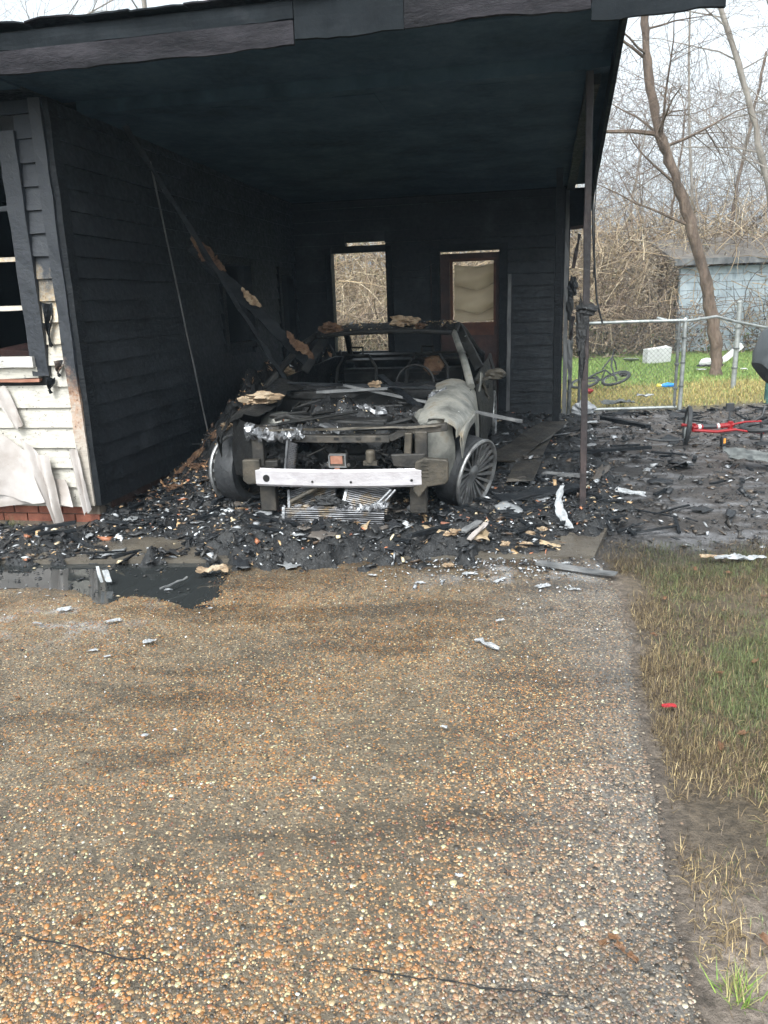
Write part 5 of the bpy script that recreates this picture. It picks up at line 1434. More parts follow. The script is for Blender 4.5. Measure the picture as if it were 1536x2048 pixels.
# fallen rafters from the ceiling to the car, with clinging insulation
fr0, fr1 = hw(0.17, 0.75, 2.90), hw(1.02, 1.55, 0.92)
def fallen(a, b, w_, h_, mat, name, label, seg=22, jit=0.009):
    return plank(a, b, w_, h_, mat, name, label, 'rafter', 'fallen rafters', seg, jit)
fallen(fr0, fr1, 0.026, 0.036, 'char', 'fallen_rafter', 'charred rafter leaning from the ceiling corner down to the windscreen')
fr2, fr3 = at(383, 490, 6.72), at(612, 722, 7.3)
fallen(fr2, fr3, 0.03, 0.10, 'char', 'fallen_board', 'insulation covered charred board leaning beside the long fallen rafter')
def batt(name, pts, r0, mat, label, seed):
    P0 = spline(pts, 16); mb = MB(); g = []
    n = 11
    v = []; f = []
    for i, p in enumerate(P0):
        rr = r0 * (0.25 + 1.3 * float(fbm(i * 0.22, 3, seed, 3))) * (0.15 + 0.85 * math.sin(math.pi * (i + 0.5) / len(P0)) ** 0.6)
        for k in range(n):
            t = 2 * math.pi * k / n
            q = rr * (0.25 + 1.5 * float(fbm(i * 1.9 + 3, k * 2.7, seed + 5, 3)))
            v.append((p.x + q * math.cos(t) * 0.9, p.y + q * 0.5 * math.sin(t) * 0.8 - 0.01, p.z + q * math.sin(t)))
    for i in range(len(P0) - 1):
        for k in range(n): f.append((i * n + k, i * n + (k + 1) % n, (i + 1) * n + (k + 1) % n, (i + 1) * n + k))
    f += [tuple(range(n))[::-1], tuple((len(P0) - 1) * n + k for k in range(n))]
    c0 = P0[0]
    mb.add([(x - c0.x, y - c0.y, z - c0.z) for x, y, z in v], f)
    return tag(mb.build(name, mat, None, c0), label, 'insulation')
off = Vector((0.03, -0.06, 0.05))
batt('insulation_batt', [fr2.lerp(fr3, t) + off + Vector((0, 0, random.uniform(-0.02, 0.02))) for t in (0.0, 0.08, 0.17, 0.26)], 0.044, 'insul', 'torn orange brown insulation draped along the upper leaning board', 3)
batt('insulation_batt', [fr2.lerp(fr3, t) + off + Vector((0, 0, random.uniform(-0.02, 0.02))) for t in (0.40, 0.47, 0.56)], 0.038, 'paleinsul', 'pale torn insulation draped halfway down the leaning board', 8)
batt('insulation_batt', [fr2.lerp(fr3, t) + off + Vector((0, 0, random.uniform(-0.03, 0.03))) for t in (0.80, 0.88, 0.95, 1.05)], 0.036, 'insul', 'brown torn insulation at the foot of the leaning board by the windscreen', 15)
batt('insulation_batt', [hw(0.12, 1.0, 0.12), hw(0.25, 1.3, 0.30), hw(0.38, 1.6, 0.48), hw(0.5, 1.9, 0.62)], 0.04, 'insul', 'brown insulation strip lying up the rubble bank beside the siding', 21)
def bank_lump(u, v, rad, mat, seed, label):
    p = hw(u, v, 0)
    z = zat(p.x, p.y)
    lump('insulation_clump', Vector((p.x, p.y, z + rad * 0.3)), (rad * 1.3, rad, rad * 0.6), mat, label, 'insulation clumps on the rubble bank', seed)
for i, (u, v, r_, mt, lb) in enumerate(((0.25, 0.75, 0.05, 'insul', 'brown insulation clump lowest on the rubble bank beside the siding'), (0.35, 1.1, 0.06, 'insul', 'brown insulation clump next above the lowest on the rubble bank'), (0.5, 1.5, 0.07, 'paleinsul', 'pale insulation clump halfway up the rubble bank behind the left wheel'), (0.65, 2.0, 0.09, 'insul', 'brown insulation clump high on the bank beside the crumpled fender'), (0.7, 2.6, 0.08, 'paleinsul', 'pale insulation clump topmost on the bank by the left windscreen pillar'), (0.3, 3.4, 0.10, 'insul', 'brown insulation clump under the black window opening of the siding'))):
    bank_lump(u, v, r_, mt, 140 + i, lb)
# tan scraps by the right wheel front
for i, (px, py, lb) in enumerate(((895, 1092, 'tan insulation scrap left of the two tilted slats'), (905, 1103, 'small tan insulation scrap below the tilted slats on the slab lip'), (1012, 1096, 'tan insulation scrap right of the white tilted slat'), (1060, 1068, 'tan insulation scrap between the tilted slats and the standing white strip'), (1085, 1058, 'tan insulation scrap at the foot of the standing white strip'), (1052, 1100, 'tan insulation scrap just above the long thin grey board'))):
    r_ = random.uniform(0.025, 0.045)
    lump('insulation_scrap', onheap(px, py, 0.008), (r_ * 1.2, r_, r_ * 0.5), 'paleinsul', lb, 'insulation scraps by the post', 170 + i, 0.55)

# strips lying over the engine bay
plank(hw(-0.17, 0.62, 0.885, CA), hw(1.33, 0.30, 0.62, CA), 0.035, 0.02, 'pale', 'metal_strip', 'long thin strip lying across the windscreen base and poking out right', 'strip', seg=12, jit=0.003)
plank(hw(-0.70, 0.70, 0.905, CA), hw(0.62, 0.55, 0.86, CA), 0.03, 0.02, 'char', 'charred_batten', 'black batten lying flat along the windscreen base', 'batten', seg=8, jit=0.004)
plank(hw(-0.38, 0.50, 0.845, CA), hw(0.22, 0.55, 0.86, CA), 0.03, 0.022, 'pale', 'wiper_arm', 'pale slim arm lying over the left of the engine bay', 'wiper arm', seg=6, jit=0.003)
plank(hw(0.08, 0.95, 0.93, CA), hw(0.52, 0.30, 0.74, CA), 0.06, 0.02, 'char', 'charred_board', 'short charred board sloping from windscreen into the engine bay', 'board', seg=5, jit=0.004)
lump('insulation_twist', hw(0.12, 0.55, 0.90, CA), (0.05, 0.03, 0.03), 'paleinsul', 'twisted pale insulation scrap on the strip at windscreen base', None, 222, 0.6)
# leaning thin batten on the left wall
plank(hw(0.05, 1.35, 2.75), hw(0.07, 1.95, 0.35), 0.02, 0.012, 'pale', 'leaning_batten', 'thin grey batten leaning on the black siding wall', 'batten', seg=10, jit=0.002, up=(1, 0, 0))

# vinyl sheets hanging on the front wall
def vsheet(name, pts, label, seed, sag=0.05, nj=12, ni=14, swag=0.0):
    """pts: 4 house-plane corners (u, v, z) in order top-left, top-right, bottom-right, bottom-left"""
    P0 = [np.array(p, float) for p in pts]
    g = np.zeros((ni, nj, 3))
    for i in range(ni):
        for j in range(nj):
            t, s = i / (ni - 1), j / (nj - 1)
            p = (P0[0] * (1 - s) + P0[1] * s) * (1 - t) + (P0[3] * (1 - s) + P0[2] * s) * t
            p[1] -= sag * (math.sin(s * 9 + seed + t * 2) * 0.5 + 0.5) * (0.35 + 0.65 * t) + 0.02 * float(fbm(s * 4, t * 4, seed))
            p[2] += 0.02 * math.sin(s * 7 + seed) * (1 - 0.6 * t) - swag * math.sin(s * math.pi) * t + 0.025 * (float(fbm(s * 9, 1, seed)) - 0.5) * t
            w_ = hw(*p); g[i, j] = (w_.x, w_.y, w_.z)
    c0 = g.mean((0, 1))
    o = MB().sheet(g - c0, 0.004).build(name, 'vinyl', None, Vector(c0), smooth=True)
    return tag(o, label, 'vinyl sheet', 'torn vinyl sheets on the front wall')
vsheet('vinyl_sheet', [(-0.72, -0.04, 1.02), (-0.58, -0.04, 1.04), (-0.47, -0.05, 0.76), (-0.56, -0.05, 0.74)], 'narrow grey vinyl tongue dangling below the window', 2, 0.02)
vsheet('vinyl_sheet', [(-1.05, -0.05, 0.86), (-0.47, -0.06, 0.60), (-0.30, -0.10, 0.22), (-1.05, -0.09, 0.44)], 'white vinyl sheet draped in a swag under the window', 4, 0.10, 26, 22, 0.10)
vsheet('vinyl_sheet', [(-0.50, -0.07, 0.66), (-0.30, -0.06, 0.52), (-0.205, -0.13, 0.05), (-0.235, -0.14, 0.02)], 'white vinyl point hanging down over the red brick footing', 7, 0.07, 14, 18, 0.0)
vsheet('vinyl_sheet', [(-1.3, -0.05, 0.34), (-0.20, -0.05, 0.36), (-0.12, -0.07, 0.17), (-1.3, -0.07, 0.15)], 'long pinkish vinyl sheet sagging along the wall foot', 9, 0.05, 24)
vsheet('vinyl_sheet', [(-0.13, -0.055, 0.55), (-0.06, -0.055, 0.62), (-0.01, -0.06, 0.13), (-0.06, -0.06, 0.10)], 'rust stained vinyl strip peeling off the house corner', 12, 0.03)

# curtain in the door
g = np.zeros((70, 20, 3))
for i in range(70):
    for j in range(20):
        t, s = i / 69, j / 19
        z = 2.0 - 0.72 * t - 0.03 * math.sin(s * math.pi) * (1 if t < 0.1 else 0.4)
        ts_c = t - 0.07 * math.sin(s * math.pi) + 0.02 * math.sin(s * 7)
        fold = 0.11 * abs(math.sin(ts_c * 7.6 + 0.4)) ** 0.45 + 0.012 * math.sin(t * 23 + 5 * s)
        p = hw(2.14 + 0.52 * s, B0 + 0.075 + fold, z); g[i, j] = (p.x, p.y, p.z)
c0 = g.mean((0, 1))
o = MB().sheet(g - c0, 0.003).build('curtain', 'curtain', None, Vector(c0), smooth=True)
tag(o, 'creased tan curtain hanging inside the back door window', 'curtain')

# hanging cables by the right eave
def cable(pts, r, label):
    c0 = Vector(pts[0])
    o = MB().tube([Vector(q) - c0 for q in pts], r, 5).build('hanging_cable', 'rubber', None, c0, smooth=True)
    tag(o, label, 'cable', 'cables hanging from the eave')
cable([hw(3.86, 5.2, 2.75), hw(3.88, 5.25, 2.3), hw(3.92, 5.3, 1.9), hw(3.96, 5.35, 1.5), hw(4.05, 5.45, 1.2)], 0.013, 'thick black cable hanging from the eave behind the brown post')
cable([hw(3.84, 4.2, 2.85), hw(3.85, 4.6, 2.5), hw(3.89, 5.0, 2.1), hw(3.90, 5.2, 1.7)], 0.006, 'thin black cable hanging next to the thick one')
cable([hw(1.31, B0 - 0.06, 2.05), hw(1.5, B0 - 0.06, 1.93), hw(1.7, B0 - 0.06, 1.93), hw(1.9, B0 - 0.07, 2.02)], 0.004, 'thin wire sagging between the back window and door')

# =================================================================== GATE AND FENCE
gl, gr_ = gp(1148, 826), gp(1352, 820)
def gateframe():
    root = empty('chain_link_gate', gl)
    tag(root, 'galvanised chain link gate standing shut between carport and lawn', 'gate')
    d = gr_ - gl; L = d.length; dx_ = d.normalized()
    def q(s, z): return dx_ * s + Vector((0, 0, z))
    zt, zb = 1.19, 0.04
    MB().tube([q(-0.02, zt), q(L * 0.5, zt + 0.004), q(L + 0.02, zt)], 0.021, 8).build('top_rail', 'galv', root, smooth=True)
    MB().tube([q(-0.02, zb), q(L, zb)], 0.021, 8).build('bottom_rail', 'galv', root, smooth=True)
    MB().tube([q(0.06, zb), q(0.06, zt)], 0.021, 8).build('stile', 'galvdark', root, smooth=True)
    MB().tube([q(L - 0.03, zb), q(L - 0.03, zt)], 0.021, 8).build('stile', 'galvdark', root, smooth=True)
    for z in (0.30, 0.62, 0.95):
        MB().lathe([(0.03, -0.02), (0.034, 0), (0.03, 0.02)], q(L - 0.03, z), 'Z', 10).build('clamp', 'galvdark', root)
    mb = MB(); pitch = 0.062
    n = int((L + 1.2) / pitch)
    for sgn in (1, -1):
        for k in range(n):
            s0 = -1.15 + k * pitch if sgn > 0 else k * pitch
            a = (s0, zb) ; b = (s0 + sgn * (zt - zb), zt)
            x0, z0, x1, z1 = *a, *b
            lo, hi = 0.07, L - 0.05
            if x0 > x1: x0, z0, x1, z1 = x1, z1, x0, z0
            if x1 <= lo or x0 >= hi: continue
            if x0 < lo: z0 += (z1 - z0) * (lo - x0) / (x1 - x0); x0 = lo
            if x1 > hi: z1 = z0 + (z1 - z0) * (hi - x0) / (x1 - x0); x1 = hi
            mb.tube([q(x0, z0) + Vector((0, 0.004 * sgn, 0)), q(x1, z1) + Vector((0, 0.004 * sgn, 0))], 0.0016, 3, cap=False)
    mb.build('wire_mesh', 'galvdark', root, kind='stuff')
gateframe()
def fpost(px, py, hgt, mat, label, r=0.028):
    p = gp(px, py)
    root = empty('fence_post', p)
    tag(root, label, 'fence post')
    MB().tube([(0, 0, -0.05), (0.005, 0, hgt * 0.5), (0.0, 0, hgt)], r, 10).build('pole', mat, root, smooth=True)
    MB().lathe([(r * 1.15, 0), (r * 1.15, 0.02), (r * 0.6, 0.04), (0, 0.045)], (0, 0, hgt), 'Z', 10).build('cap', mat, root, smooth=True)
    for z in (0.3, 0.62, 0.95):
        MB().lathe([(r * 1.3, -0.012), (r * 1.3, 0.012)], (0, 0, z), 'Z', 10).build('band', 'galvdark', root)
fpost(1359, 816, 1.18, 'galv', 'grey fence post at the free end of the chain link gate')
fpost(1137, 826, 1.22, 'galvdark', 'sooty fence post at the hinge end of the gate beside the house')
fpost(1466, 772, 1.35, 'galv', 'grey fence post on the lawn edge behind the red bicycle', 0.04)
p0 = at(1314, 636, 10.6)
rl = [at(px, py, Y_) - p0 for px, py, Y_ in ((1314, 636, 10.6), (1346, 644, 10.6), (1390, 640, 10.7), (1432, 633, 10.8), (1470, 643, 11.0), (1530, 655, 11.2), (1600, 668, 11.4))]
o = MB().tube(rl, 0.02, 8).build('bent_fence_rail', 'galv', None, p0, smooth=True); tag(o, 'bent galvanised top rail sticking out above the gate post', 'fence rail')
# green post at the frame edge that carries the rail
p = gp(1535, 800)
o = MB().tube([(0, 0, -0.05), (0, 0, 1.5)], 0.05, 10).lathe([(0.06, 1.5), (0.06, 1.52), (0.0, 1.55)], (0, 0, 0), 'Z', 10).build('green_post', 'teal', None, p, smooth=True)
tag(o, 'dark green post carrying the bent rail behind the dark tub', 'post')

# dark tub, tilted, beside the red bicycle
p = at(1528, 712, 9.0)
tub = empty('dark_tub', Vector((p.x, p.y, 0)))
tag(tub, 'dark grey rounded tub tilted on its stand at the right edge of the yard', 'tub')
g = []
mb = MB()
n = 20
prof = [(0.02, 0.50), (0.20, 0.47), (0.27, 0.42), (0.28, 0.34), (0.20, 0.10), (0.14, 0.0), (0.0, 0.0)]
vs = []; f = []
for r_, z in prof:
    for k in range(n):
        a = 2 * math.pi * k / n
        ca_, sa = math.cos(a), math.sin(a)
        q = 0.6
        xx_ = math.copysign(abs(ca_) ** q, ca_) * r_ * 1.25; yy_ = math.copysign(abs(sa) ** q, sa) * r_
        vs.append((xx_, yy_, z))
for i in range(len(prof) - 1):
    for k in range(n): f.append((i * n + k, (i + 1) * n + k, (i + 1) * n + (k + 1) % n, i * n + (k + 1) % n))
mb.add(vs, f)
mb.build('shell', 'tubm', tub, (0.02, 0, p.z - 0.20), (0, R(48), R(8)), smooth=True)
MB().tube([(0.22, 0.1, 0), (0.15, 0.05, p.z - 0.2)], 0.02, 8).tube([(0.12, -0.15, 0), (0.1, -0.08, p.z - 0.2)], 0.02, 8).build('stand', 'galvdark', tub, smooth=True)

# =================================================================== BICYCLES
def bike_wheel(name, parent, loc, rot, rad, tr, mat_t='rubber', mat_r='galv', spokes=14):
    e = empty(name, loc, rot=rot); e.parent = parent
    ring = [(0, rad * math.cos(a), rad * math.sin(a)) for a in np.linspace(0, 2 * math.pi, 29)[:-1]]
    MB().tube(ring, tr, 8, closed=True).build('tyre', mat_t, e, smooth=True)
    r2 = rad - tr * 1.1
    MB().tube([(0, r2 * math.cos(a), r2 * math.sin(a)) for a in np.linspace(0, 2 * math.pi, 25)[:-1]], tr * 0.4, 6, closed=True).build('rim', mat_r, e, smooth=True)
    mb = MB()
    for k in range(spokes):
        a = 2 * math.pi * k / spokes
        mb.tube([(0.02 * (-1) ** k, 0.015 * math.cos(a + 1), 0.015 * math.sin(a + 1)), (0, r2 * math.cos(a), r2 * math.sin(a))], 0.0022, 4, cap=False)
    mb.tube([(-0.045, 0, 0), (0.045, 0, 0)], 0.016, 8)
    mb.build('spokes', mat_r, e)
    return e
# small red bicycle lying on its side on the burnt mud
b0 = gp(1372, 890)
rb = empty('red_bicycle', b0)
tag(rb, 'small red bicycle lying on its side on burnt mud', 'bicycle')
bike_wheel('front_wheel', rb, (0.0, 0, 0.205), (R(0), R(4), R(-16)), 0.185, 0.024)
bike_wheel('rear_wheel', rb, (0.80, 0.05, 0.16), (0, R(83), R(6)), 0.185, 0.026, 'rubber', 'blackpaint')
def rtube(pts, r, mat, nm, par=rb): return MB().tube(pts, r, 8).build(nm, mat, par, smooth=True)
fr = MB().tube([(0.06, 0, 0.185), (0.30, 0.0, 0.185), (0.48, 0.0, 0.20)], 0.026, 8).tube([(0.07, -0.01, 0.155), (0.30, -0.03, 0.135), (0.50, -0.02, 0.15)], 0.016, 8)
fr.tube([(0.47, 0, 0.20), (0.62, 0.05, 0.215), (0.80, 0.06, 0.215)], 0.010, 8).tube([(0.50, -0.02, 0.15), (0.66, -0.04, 0.12), (0.80, -0.01, 0.10)], 0.011, 8).tube([(0.45, 0.0, 0.15), (0.45, 0.0, 0.235)], 0.026, 10).tube([(0.07, 0, 0.14), (0.07, 0, 0.225)], 0.022, 8)
fr.build('frame', 'red', rb, smooth=True)
MB().tube([(-0.06, 0, 0.215), (0.06, 0.0, 0.20)], 0.016, 8).tube([(0.06, 0.03, 0.2), (-0.03, 0.035, 0.205)], 0.012, 8).build('fork', 'red', rb, smooth=True)
MB().tube([(0.16, -0.001, 0.187), (0.30, -0.001, 0.187)], 0.0275, 8).build('frame_band', 'blackpaint', rb, smooth=True)
MB().tube([(0.11, 0, 0.187), (0.14, 0, 0.187)], 0.0275, 8).tube([(0.31, 0, 0.187), (0.335, 0, 0.189)], 0.0275, 8).build('frame_decal', 'white', rb, smooth=True)
rtube([(0.10, -0.06, 0.10), (-0.02, -0.10, 0.085), (-0.16, -0.12, 0.075), (-0.34, -0.10, 0.08), (-0.46, -0.08, 0.10)], 0.012, 'rubber', 'handlebar')
MB().lathe([(0.075, -0.006), (0.085, 0), (0.075, 0.006), (0.0, 0.006)], (0.46, -0.02, 0.12), 'Z', 18).build('chainring', 'blackpaint', rb)
cr = rtube([(0.45, 0.03, 0.24), (0.455, 0.05, 0.34)], 0.010, 'blackpaint', 'crank')
MB().box((0.455, 0.055, 0.375), (0.085, 0.028, 0.085)).build('pedal', 'rubber', rb, bevel=0.008)
pd = MB().box((0.335, -0.12, 0.055), (0.045, 0.07, 0.085)).build('pedal', 'rubber', rb, bevel=0.006)
MB().box((0.333, -0.158, 0.06), (0.022, 0.004, 0.05)).build('reflector', 'orange', pd)
MB().tube([(0.74, 0.06, 0.23), (0.80, 0.05, 0.27), (0.82, 0.05, 0.36), (0.92, 0.05, 0.375)], 0.014, 8).build('seat_post', 'blackpaint', rb, smooth=True)
MB().blob((0.95, 0.05, 0.385), (0.12, 0.06, 0.03), 0.15, 3, 14, 8).build('saddle', 'rubber', rb, smooth=True)
MB().tube([(0.76, -0.05, 0.11), (0.74, -0.10, 0.03)], 0.012, 8).box((0.75, -0.12, 0.015), (0.14, 0.05, 0.03)).build('kick_stand', 'blackpaint', rb)

# black bicycle lying on the lawn
b1 = gp(1218, 778)
bb = empty('black_bicycle', b1, R(8))
tag(bb, 'black bicycle lying flat on the lawn behind the gate', 'bicycle')
bike_wheel('front_wheel', bb, (0.14, 0.05, 0.17), (0, R(66), R(20)), 0.23, 0.024, 'rubber', 'galvdark', 16)
bike_wheel('rear_wheel', bb, (-0.34, 0.25, 0.10), (0, R(74), R(30)), 0.23, 0.024, 'rubber', 'galvdark', 16)
MB().tube([(0.14, 0.12, 0.2), (0.03, 0.25, 0.30), (-0.12, 0.35, 0.22), (-0.34, 0.27, 0.14)], 0.016, 8).tube([(0.03, 0.25, 0.30), (-0.05, 0.22, 0.13), (-0.34, 0.25, 0.12)], 0.013, 8).tube([(-0.05, 0.22, 0.13), (-0.12, 0.35, 0.22)], 0.013, 8).build('frame', 'blackpaint', bb, smooth=True)
MB().tube([(0.14, 0.10, 0.2), (0.16, 0.30, 0.36), (0.22, 0.40, 0.48)], 0.014, 8).build('fork', 'blackpaint', bb, smooth=True)
MB().tube([(0.02, 0.36, 0.30), (0.14, 0.40, 0.42), (0.22, 0.40, 0.50), (0.24, 0.40, 0.62), (0.25, 0.38, 0.64)], 0.013, 8).tube([(0.22, 0.4, 0.50), (0.28, 0.4, 0.40), (0.30, 0.38, 0.28)], 0.013, 8).build('handlebar', 'blackpaint', bb, smooth=True)
MB().blob((0.36, 0.22, 0.22), (0.10, 0.06, 0.05), 0.2, 4, 12, 8).build('saddle', 'rubber', bb, smooth=True)

# =================================================================== LAWN LITTER
def lawn_piece(name, mb, mat, px, py, label, cat, lift=0.03, rot=(0, 0, 0), smooth=False):
    return piece(name, mb, mat, gp(px, py) + Vector((0, 0, lift)), rot, label, cat, None, smooth)
bxm = MB(); bxm.box((0, 0, 0), (0.60, 0.22, 0.34), None, 0.02)
lawn_piece('white_crate', bxm, 'white', 1313, 724, 'white box lying at the back of the lawn seen through the gate', 'box', 0.15, (R(6), R(-4), R(8)))
lawn_piece('white_board', MB().box((0, 0, 0), (0.58, 0.06, 0.13), None, 0.004), 'white', 1462, 722, 'white board propped up slanting at the back of the lawn', 'board', 0.17, (0, R(-38), R(4)))
lawn_piece('white_plate', MB().lathe([(0.0, 0.0), (0.16, 0.0), (0.20, 0.03), (0.19, 0.035), (0.15, 0.012), (0, 0.012)], (0, 0, 0), 'Z', 18), 'white', 1262, 722, 'flat white dish on the lawn left of the white box', 'dish', 0.02, (R(-8), R(4), 0), True)
lawn_piece('white_bag', MB().blob((0, 0, 0), (0.14, 0.12, 0.10), 0.35, 6, 12, 8), 'white', 1412, 731, 'rounded white bag on the green lawn right of the gate', 'bag', 0.06, (0, 0, 0), True)
lawn_piece('dark_rag', crumple(0.55, 0.16, 0.06, 9, 0.02), 'rubber', 1420, 737, 'black rag lying in front of the white bag', 'rag', 0.05)
lawn_piece('white_paper', crumple(0.20, 0.09, 0.02, 12, 0.006), 'white', 1402, 742, 'white paper on the lawn in front of the black rag', 'paper', 0.03)
lawn_piece('white_paper', crumple(0.14, 0.10, 0.03, 15, 0.006), 'white', 1488, 741, 'white paper scrap on the lawn below the propped board', 'paper', 0.03)
tb = gp(1334, 777); tr = empty('blue_toy', tb + Vector((0, 0, 0.0)))
tag(tr, 'blue and yellow plastic toy lying on dry lawn behind the gate', 'toy')
MB().tube([(-0.10, 0, 0.05), (0.0, 0, 0.06), (0.13, 0, 0.05)], [0.022, 0.04, 0.028], 8).build('body', 'blue', tr, smooth=True)
MB().tube([(-0.17, 0, 0.06), (-0.10, 0, 0.05)], [0.03, 0.02], 8).build('nozzle', 'yellow', tr, smooth=True)
lawn_piece('red_toy', MB().blob((0, 0, 0), (0.09, 0.05, 0.04), 0.4, 8), 'red', 1176, 787, 'red plastic toy on the dry lawn left behind the gate', 'toy', 0.04, (0, 0, 0), True)
lawn_piece('grey_sheet', crumple(0.55, 0.25, 0.06, 18, 0.008, 10, 7, 0.3), 'galvdark', 1232, 812, 'grey flattened sheet lying just inside the gate', 'sheet', 0.05, (0, 0, R(5)))
lawn_piece('white_scrap', crumple(0.26, 0.10, 0.05, 22, 0.006), 'ash', 1290, 798, 'twisted white scrap lying just inside the gate', 'scrap', 0.05, (0, 0, R(-20)))
lawn_piece('vinyl_pile', MB().blob((0, 0, 0), (0.16, 0.10, 0.10), 0.6, 5, 14, 9, 3.5), 'ash', 1165, 826, 'pale heap of melted scraps at the gate hinge', 'scrap heap', 0.05, (0, 0, 0), False)
lawn_piece('white_scrap', crumple(0.22, 0.08, 0.03, 27, 0.006), 'ash', 1182, 850, 'white scrap on black mud in front of the gate', 'scrap', 0.03, (0, 0, R(10)))

# =================================================================== FLAKES ON THE DRIVEWAY
fl = [(227, 1241, 0.085, 0.035, 'grey white ash flake left of the driveway middle below the puddle'),
      (297, 1282, 0.085, 0.055, 'triangular grey ash flake nearest below the puddle'),
      (290, 1470, 0.030, 0.022, 'small white ash curl alone on the left of the driveway'),
      (888, 1453, 0.035, 0.015, 'small white flake in the middle of the driveway'),
      (628, 1556, 0.018, 0.016, 'tiny white fleck lowest on the driveway middle'),
      (705, 1022, 0.05, 0.03, 'pale ash tuft on rubble before the condenser'),
      (420, 1216, 0.035, 0.018, 'white flake at the lower tip of the puddle'),
      (75, 1246, 0.05, 0.022, 'grey flake near the left frame edge below the puddle'),
      (128, 1218, 0.08, 0.05, 'ragged ash patch at the left end of the puddle'),
      (1000, 1240, 0.05, 0.015, 'white flake on the driveway below the slab corner'),
      (918, 1750, 0.03, 0.012, 'thin pale flake low on the driveway')]
for i, (px, py, L, Wd, lab) in enumerate(fl):
    q = gp(px, py, 0.02) if py > 1130 else onheap(px, py, 0.01)
    piece('ash_flake', crumple(L, Wd, L * 0.10, 60 + i, 0.003, 8, 6, 0.55), 'ash', q, (random.uniform(-0.15, 0.15), random.uniform(-0.15, 0.15), random.uniform(-0.6, 0.6)), lab, 'ash flake', 'ash flakes on the driveway', False)
q = gp(975, 1290, 0.012); sq = MB().tube([(-0.05, 0.06, 0), (-0.02, 0.04, 0.008), (-0.015, 0.01, 0.004), (0.01, -0.02, 0.01), (0.045, -0.05, 0.003)], [0.006, 0.012, 0.006, 0.014, 0.008], 6)
piece('ash_curl', sq, 'ash', q, (0, 0, 0), 'squiggly white ash curl lying on the driveway right of centre', 'ash curl')
for i, (px, py, L, lb) in enumerate(((745, 1150, 0.06, 'small ash scrap on the driveway below the condenser'), (840, 1165, 0.08, 'ash scrap on the driveway below the right wheel'), (940, 1147, 0.10, 'ash scrap against the slab edge below the tilted slats'), (1000, 1160, 0.09, 'ash scrap on the driveway left of the long thin grey board'), (1085, 1172, 0.13, 'largest ash scrap just below the long thin grey board'), (1150, 1178, 0.08, 'ash scrap near the right end of the long thin grey board'), (1130, 1126, 0.09, 'ash scrap on the slab just above the long thin grey board'), (185, 1300, 0.06, 'ash scrap below the left end of the puddle'), (215, 1312, 0.04, 'smaller ash scrap right of the one below the puddle'))):
    q = gp(px, py, 0.012)
    piece('ash_patch', crumple(L, L * 0.45, L * 0.10, 160 + i, 0.003, 9, 7, 0.7), 'ash', q, (random.uniform(-0.1, 0.1), random.uniform(-0.1, 0.1), random.uniform(-0.7, 0.7)), lb, 'ash', 'ash patches on the wet driveway', False)
for i, (px, py, L) in enumerate(((35, 1395, 0.035), (145, 1450, 0.022), (155, 1842, 0.04), (480, 1195, 0.03), (265, 1335, 0.025))):
    q = gp(px, py, 0.012)
    piece('fallen_leaf', crumple(L, L * 0.55, L * 0.2, 200 + i, 0.002, 6, 5, 0.3, 0.3), 'leaf', q, (0.1, 0.1, random.uniform(0, 3)), 'brown dead leaf lying on the driveway pebbles', 'leaf', 'dead leaves on the driveway', True)
# red wrapper
piece('red_wrapper', crumple(0.06, 0.022, 0.008, 77, 0.003, 8, 5, 0.2, 0.3), 'red', gp(1338, 1413, 0.03), (0.1, 0.1, R(10)), 'small red wrapper on the grass beside the driveway edge', 'wrapper')

# =================================================================== GRASS
def blades(n, sampler, hmin, hmax, wd, colf, name, zf, lean=0.9, seg=2):
    x, y = sampler(n)
    z = zf(x, y)
    ok = z > -0.5
    x, y, z = x[ok], y[ok], z[ok]; n = len(x)
    hgt = rng.uniform(hmin, hmax, n); an = rng.uniform(0, 2 * np.pi, n); le = np.abs(rng.normal(0, lean, n)); le = np.clip(le, 0, 1.45)
    dirx, diry = np.cos(an), np.sin(an)
    wx, wy = -diry * wd, dirx * wd
    rows = []
    for s in range(seg):
        t = s / seg
        ww = 1 - 0.5 * t
        l = le * (0.5 + 0.5 * t)
        cxp = x + dirx * np.sin(l) * hgt * t; cyp = y + diry * np.sin(l) * hgt * t; czp = z + np.cos(l) * hgt * t
        rows.append(np.stack([cxp - wx * ww, cyp - wy * ww, czp], -1)); rows.append(np.stack([cxp + wx * ww, cyp + wy * ww, czp], -1))
    rows.append(np.stack([x + dirx * np.sin(le) * hgt, y + diry * np.sin(le) * hgt, z + np.cos(le) * hgt], -1))
    V = np.stack(rows, 1); m = V.shape[1]
    F = []
    for s in range(seg - 1): F += [(2 * s, 2 * s + 1, 2 * s + 3), (2 * s, 2 * s + 3, 2 * s + 2)]
    F.append((2 * seg - 2, 2 * seg - 1, 2 * seg))
    F = (np.array(F)[None] + (np.arange(n) * m)[:, None, None]).reshape(-1, 3)
    C = np.repeat(np.clip(colf(x, y, n), 0.005, 0.7), m, 0)
    return link(name, np_mesh(name, V.reshape(-1, 3), F, C), 'attr', kind='stuff')
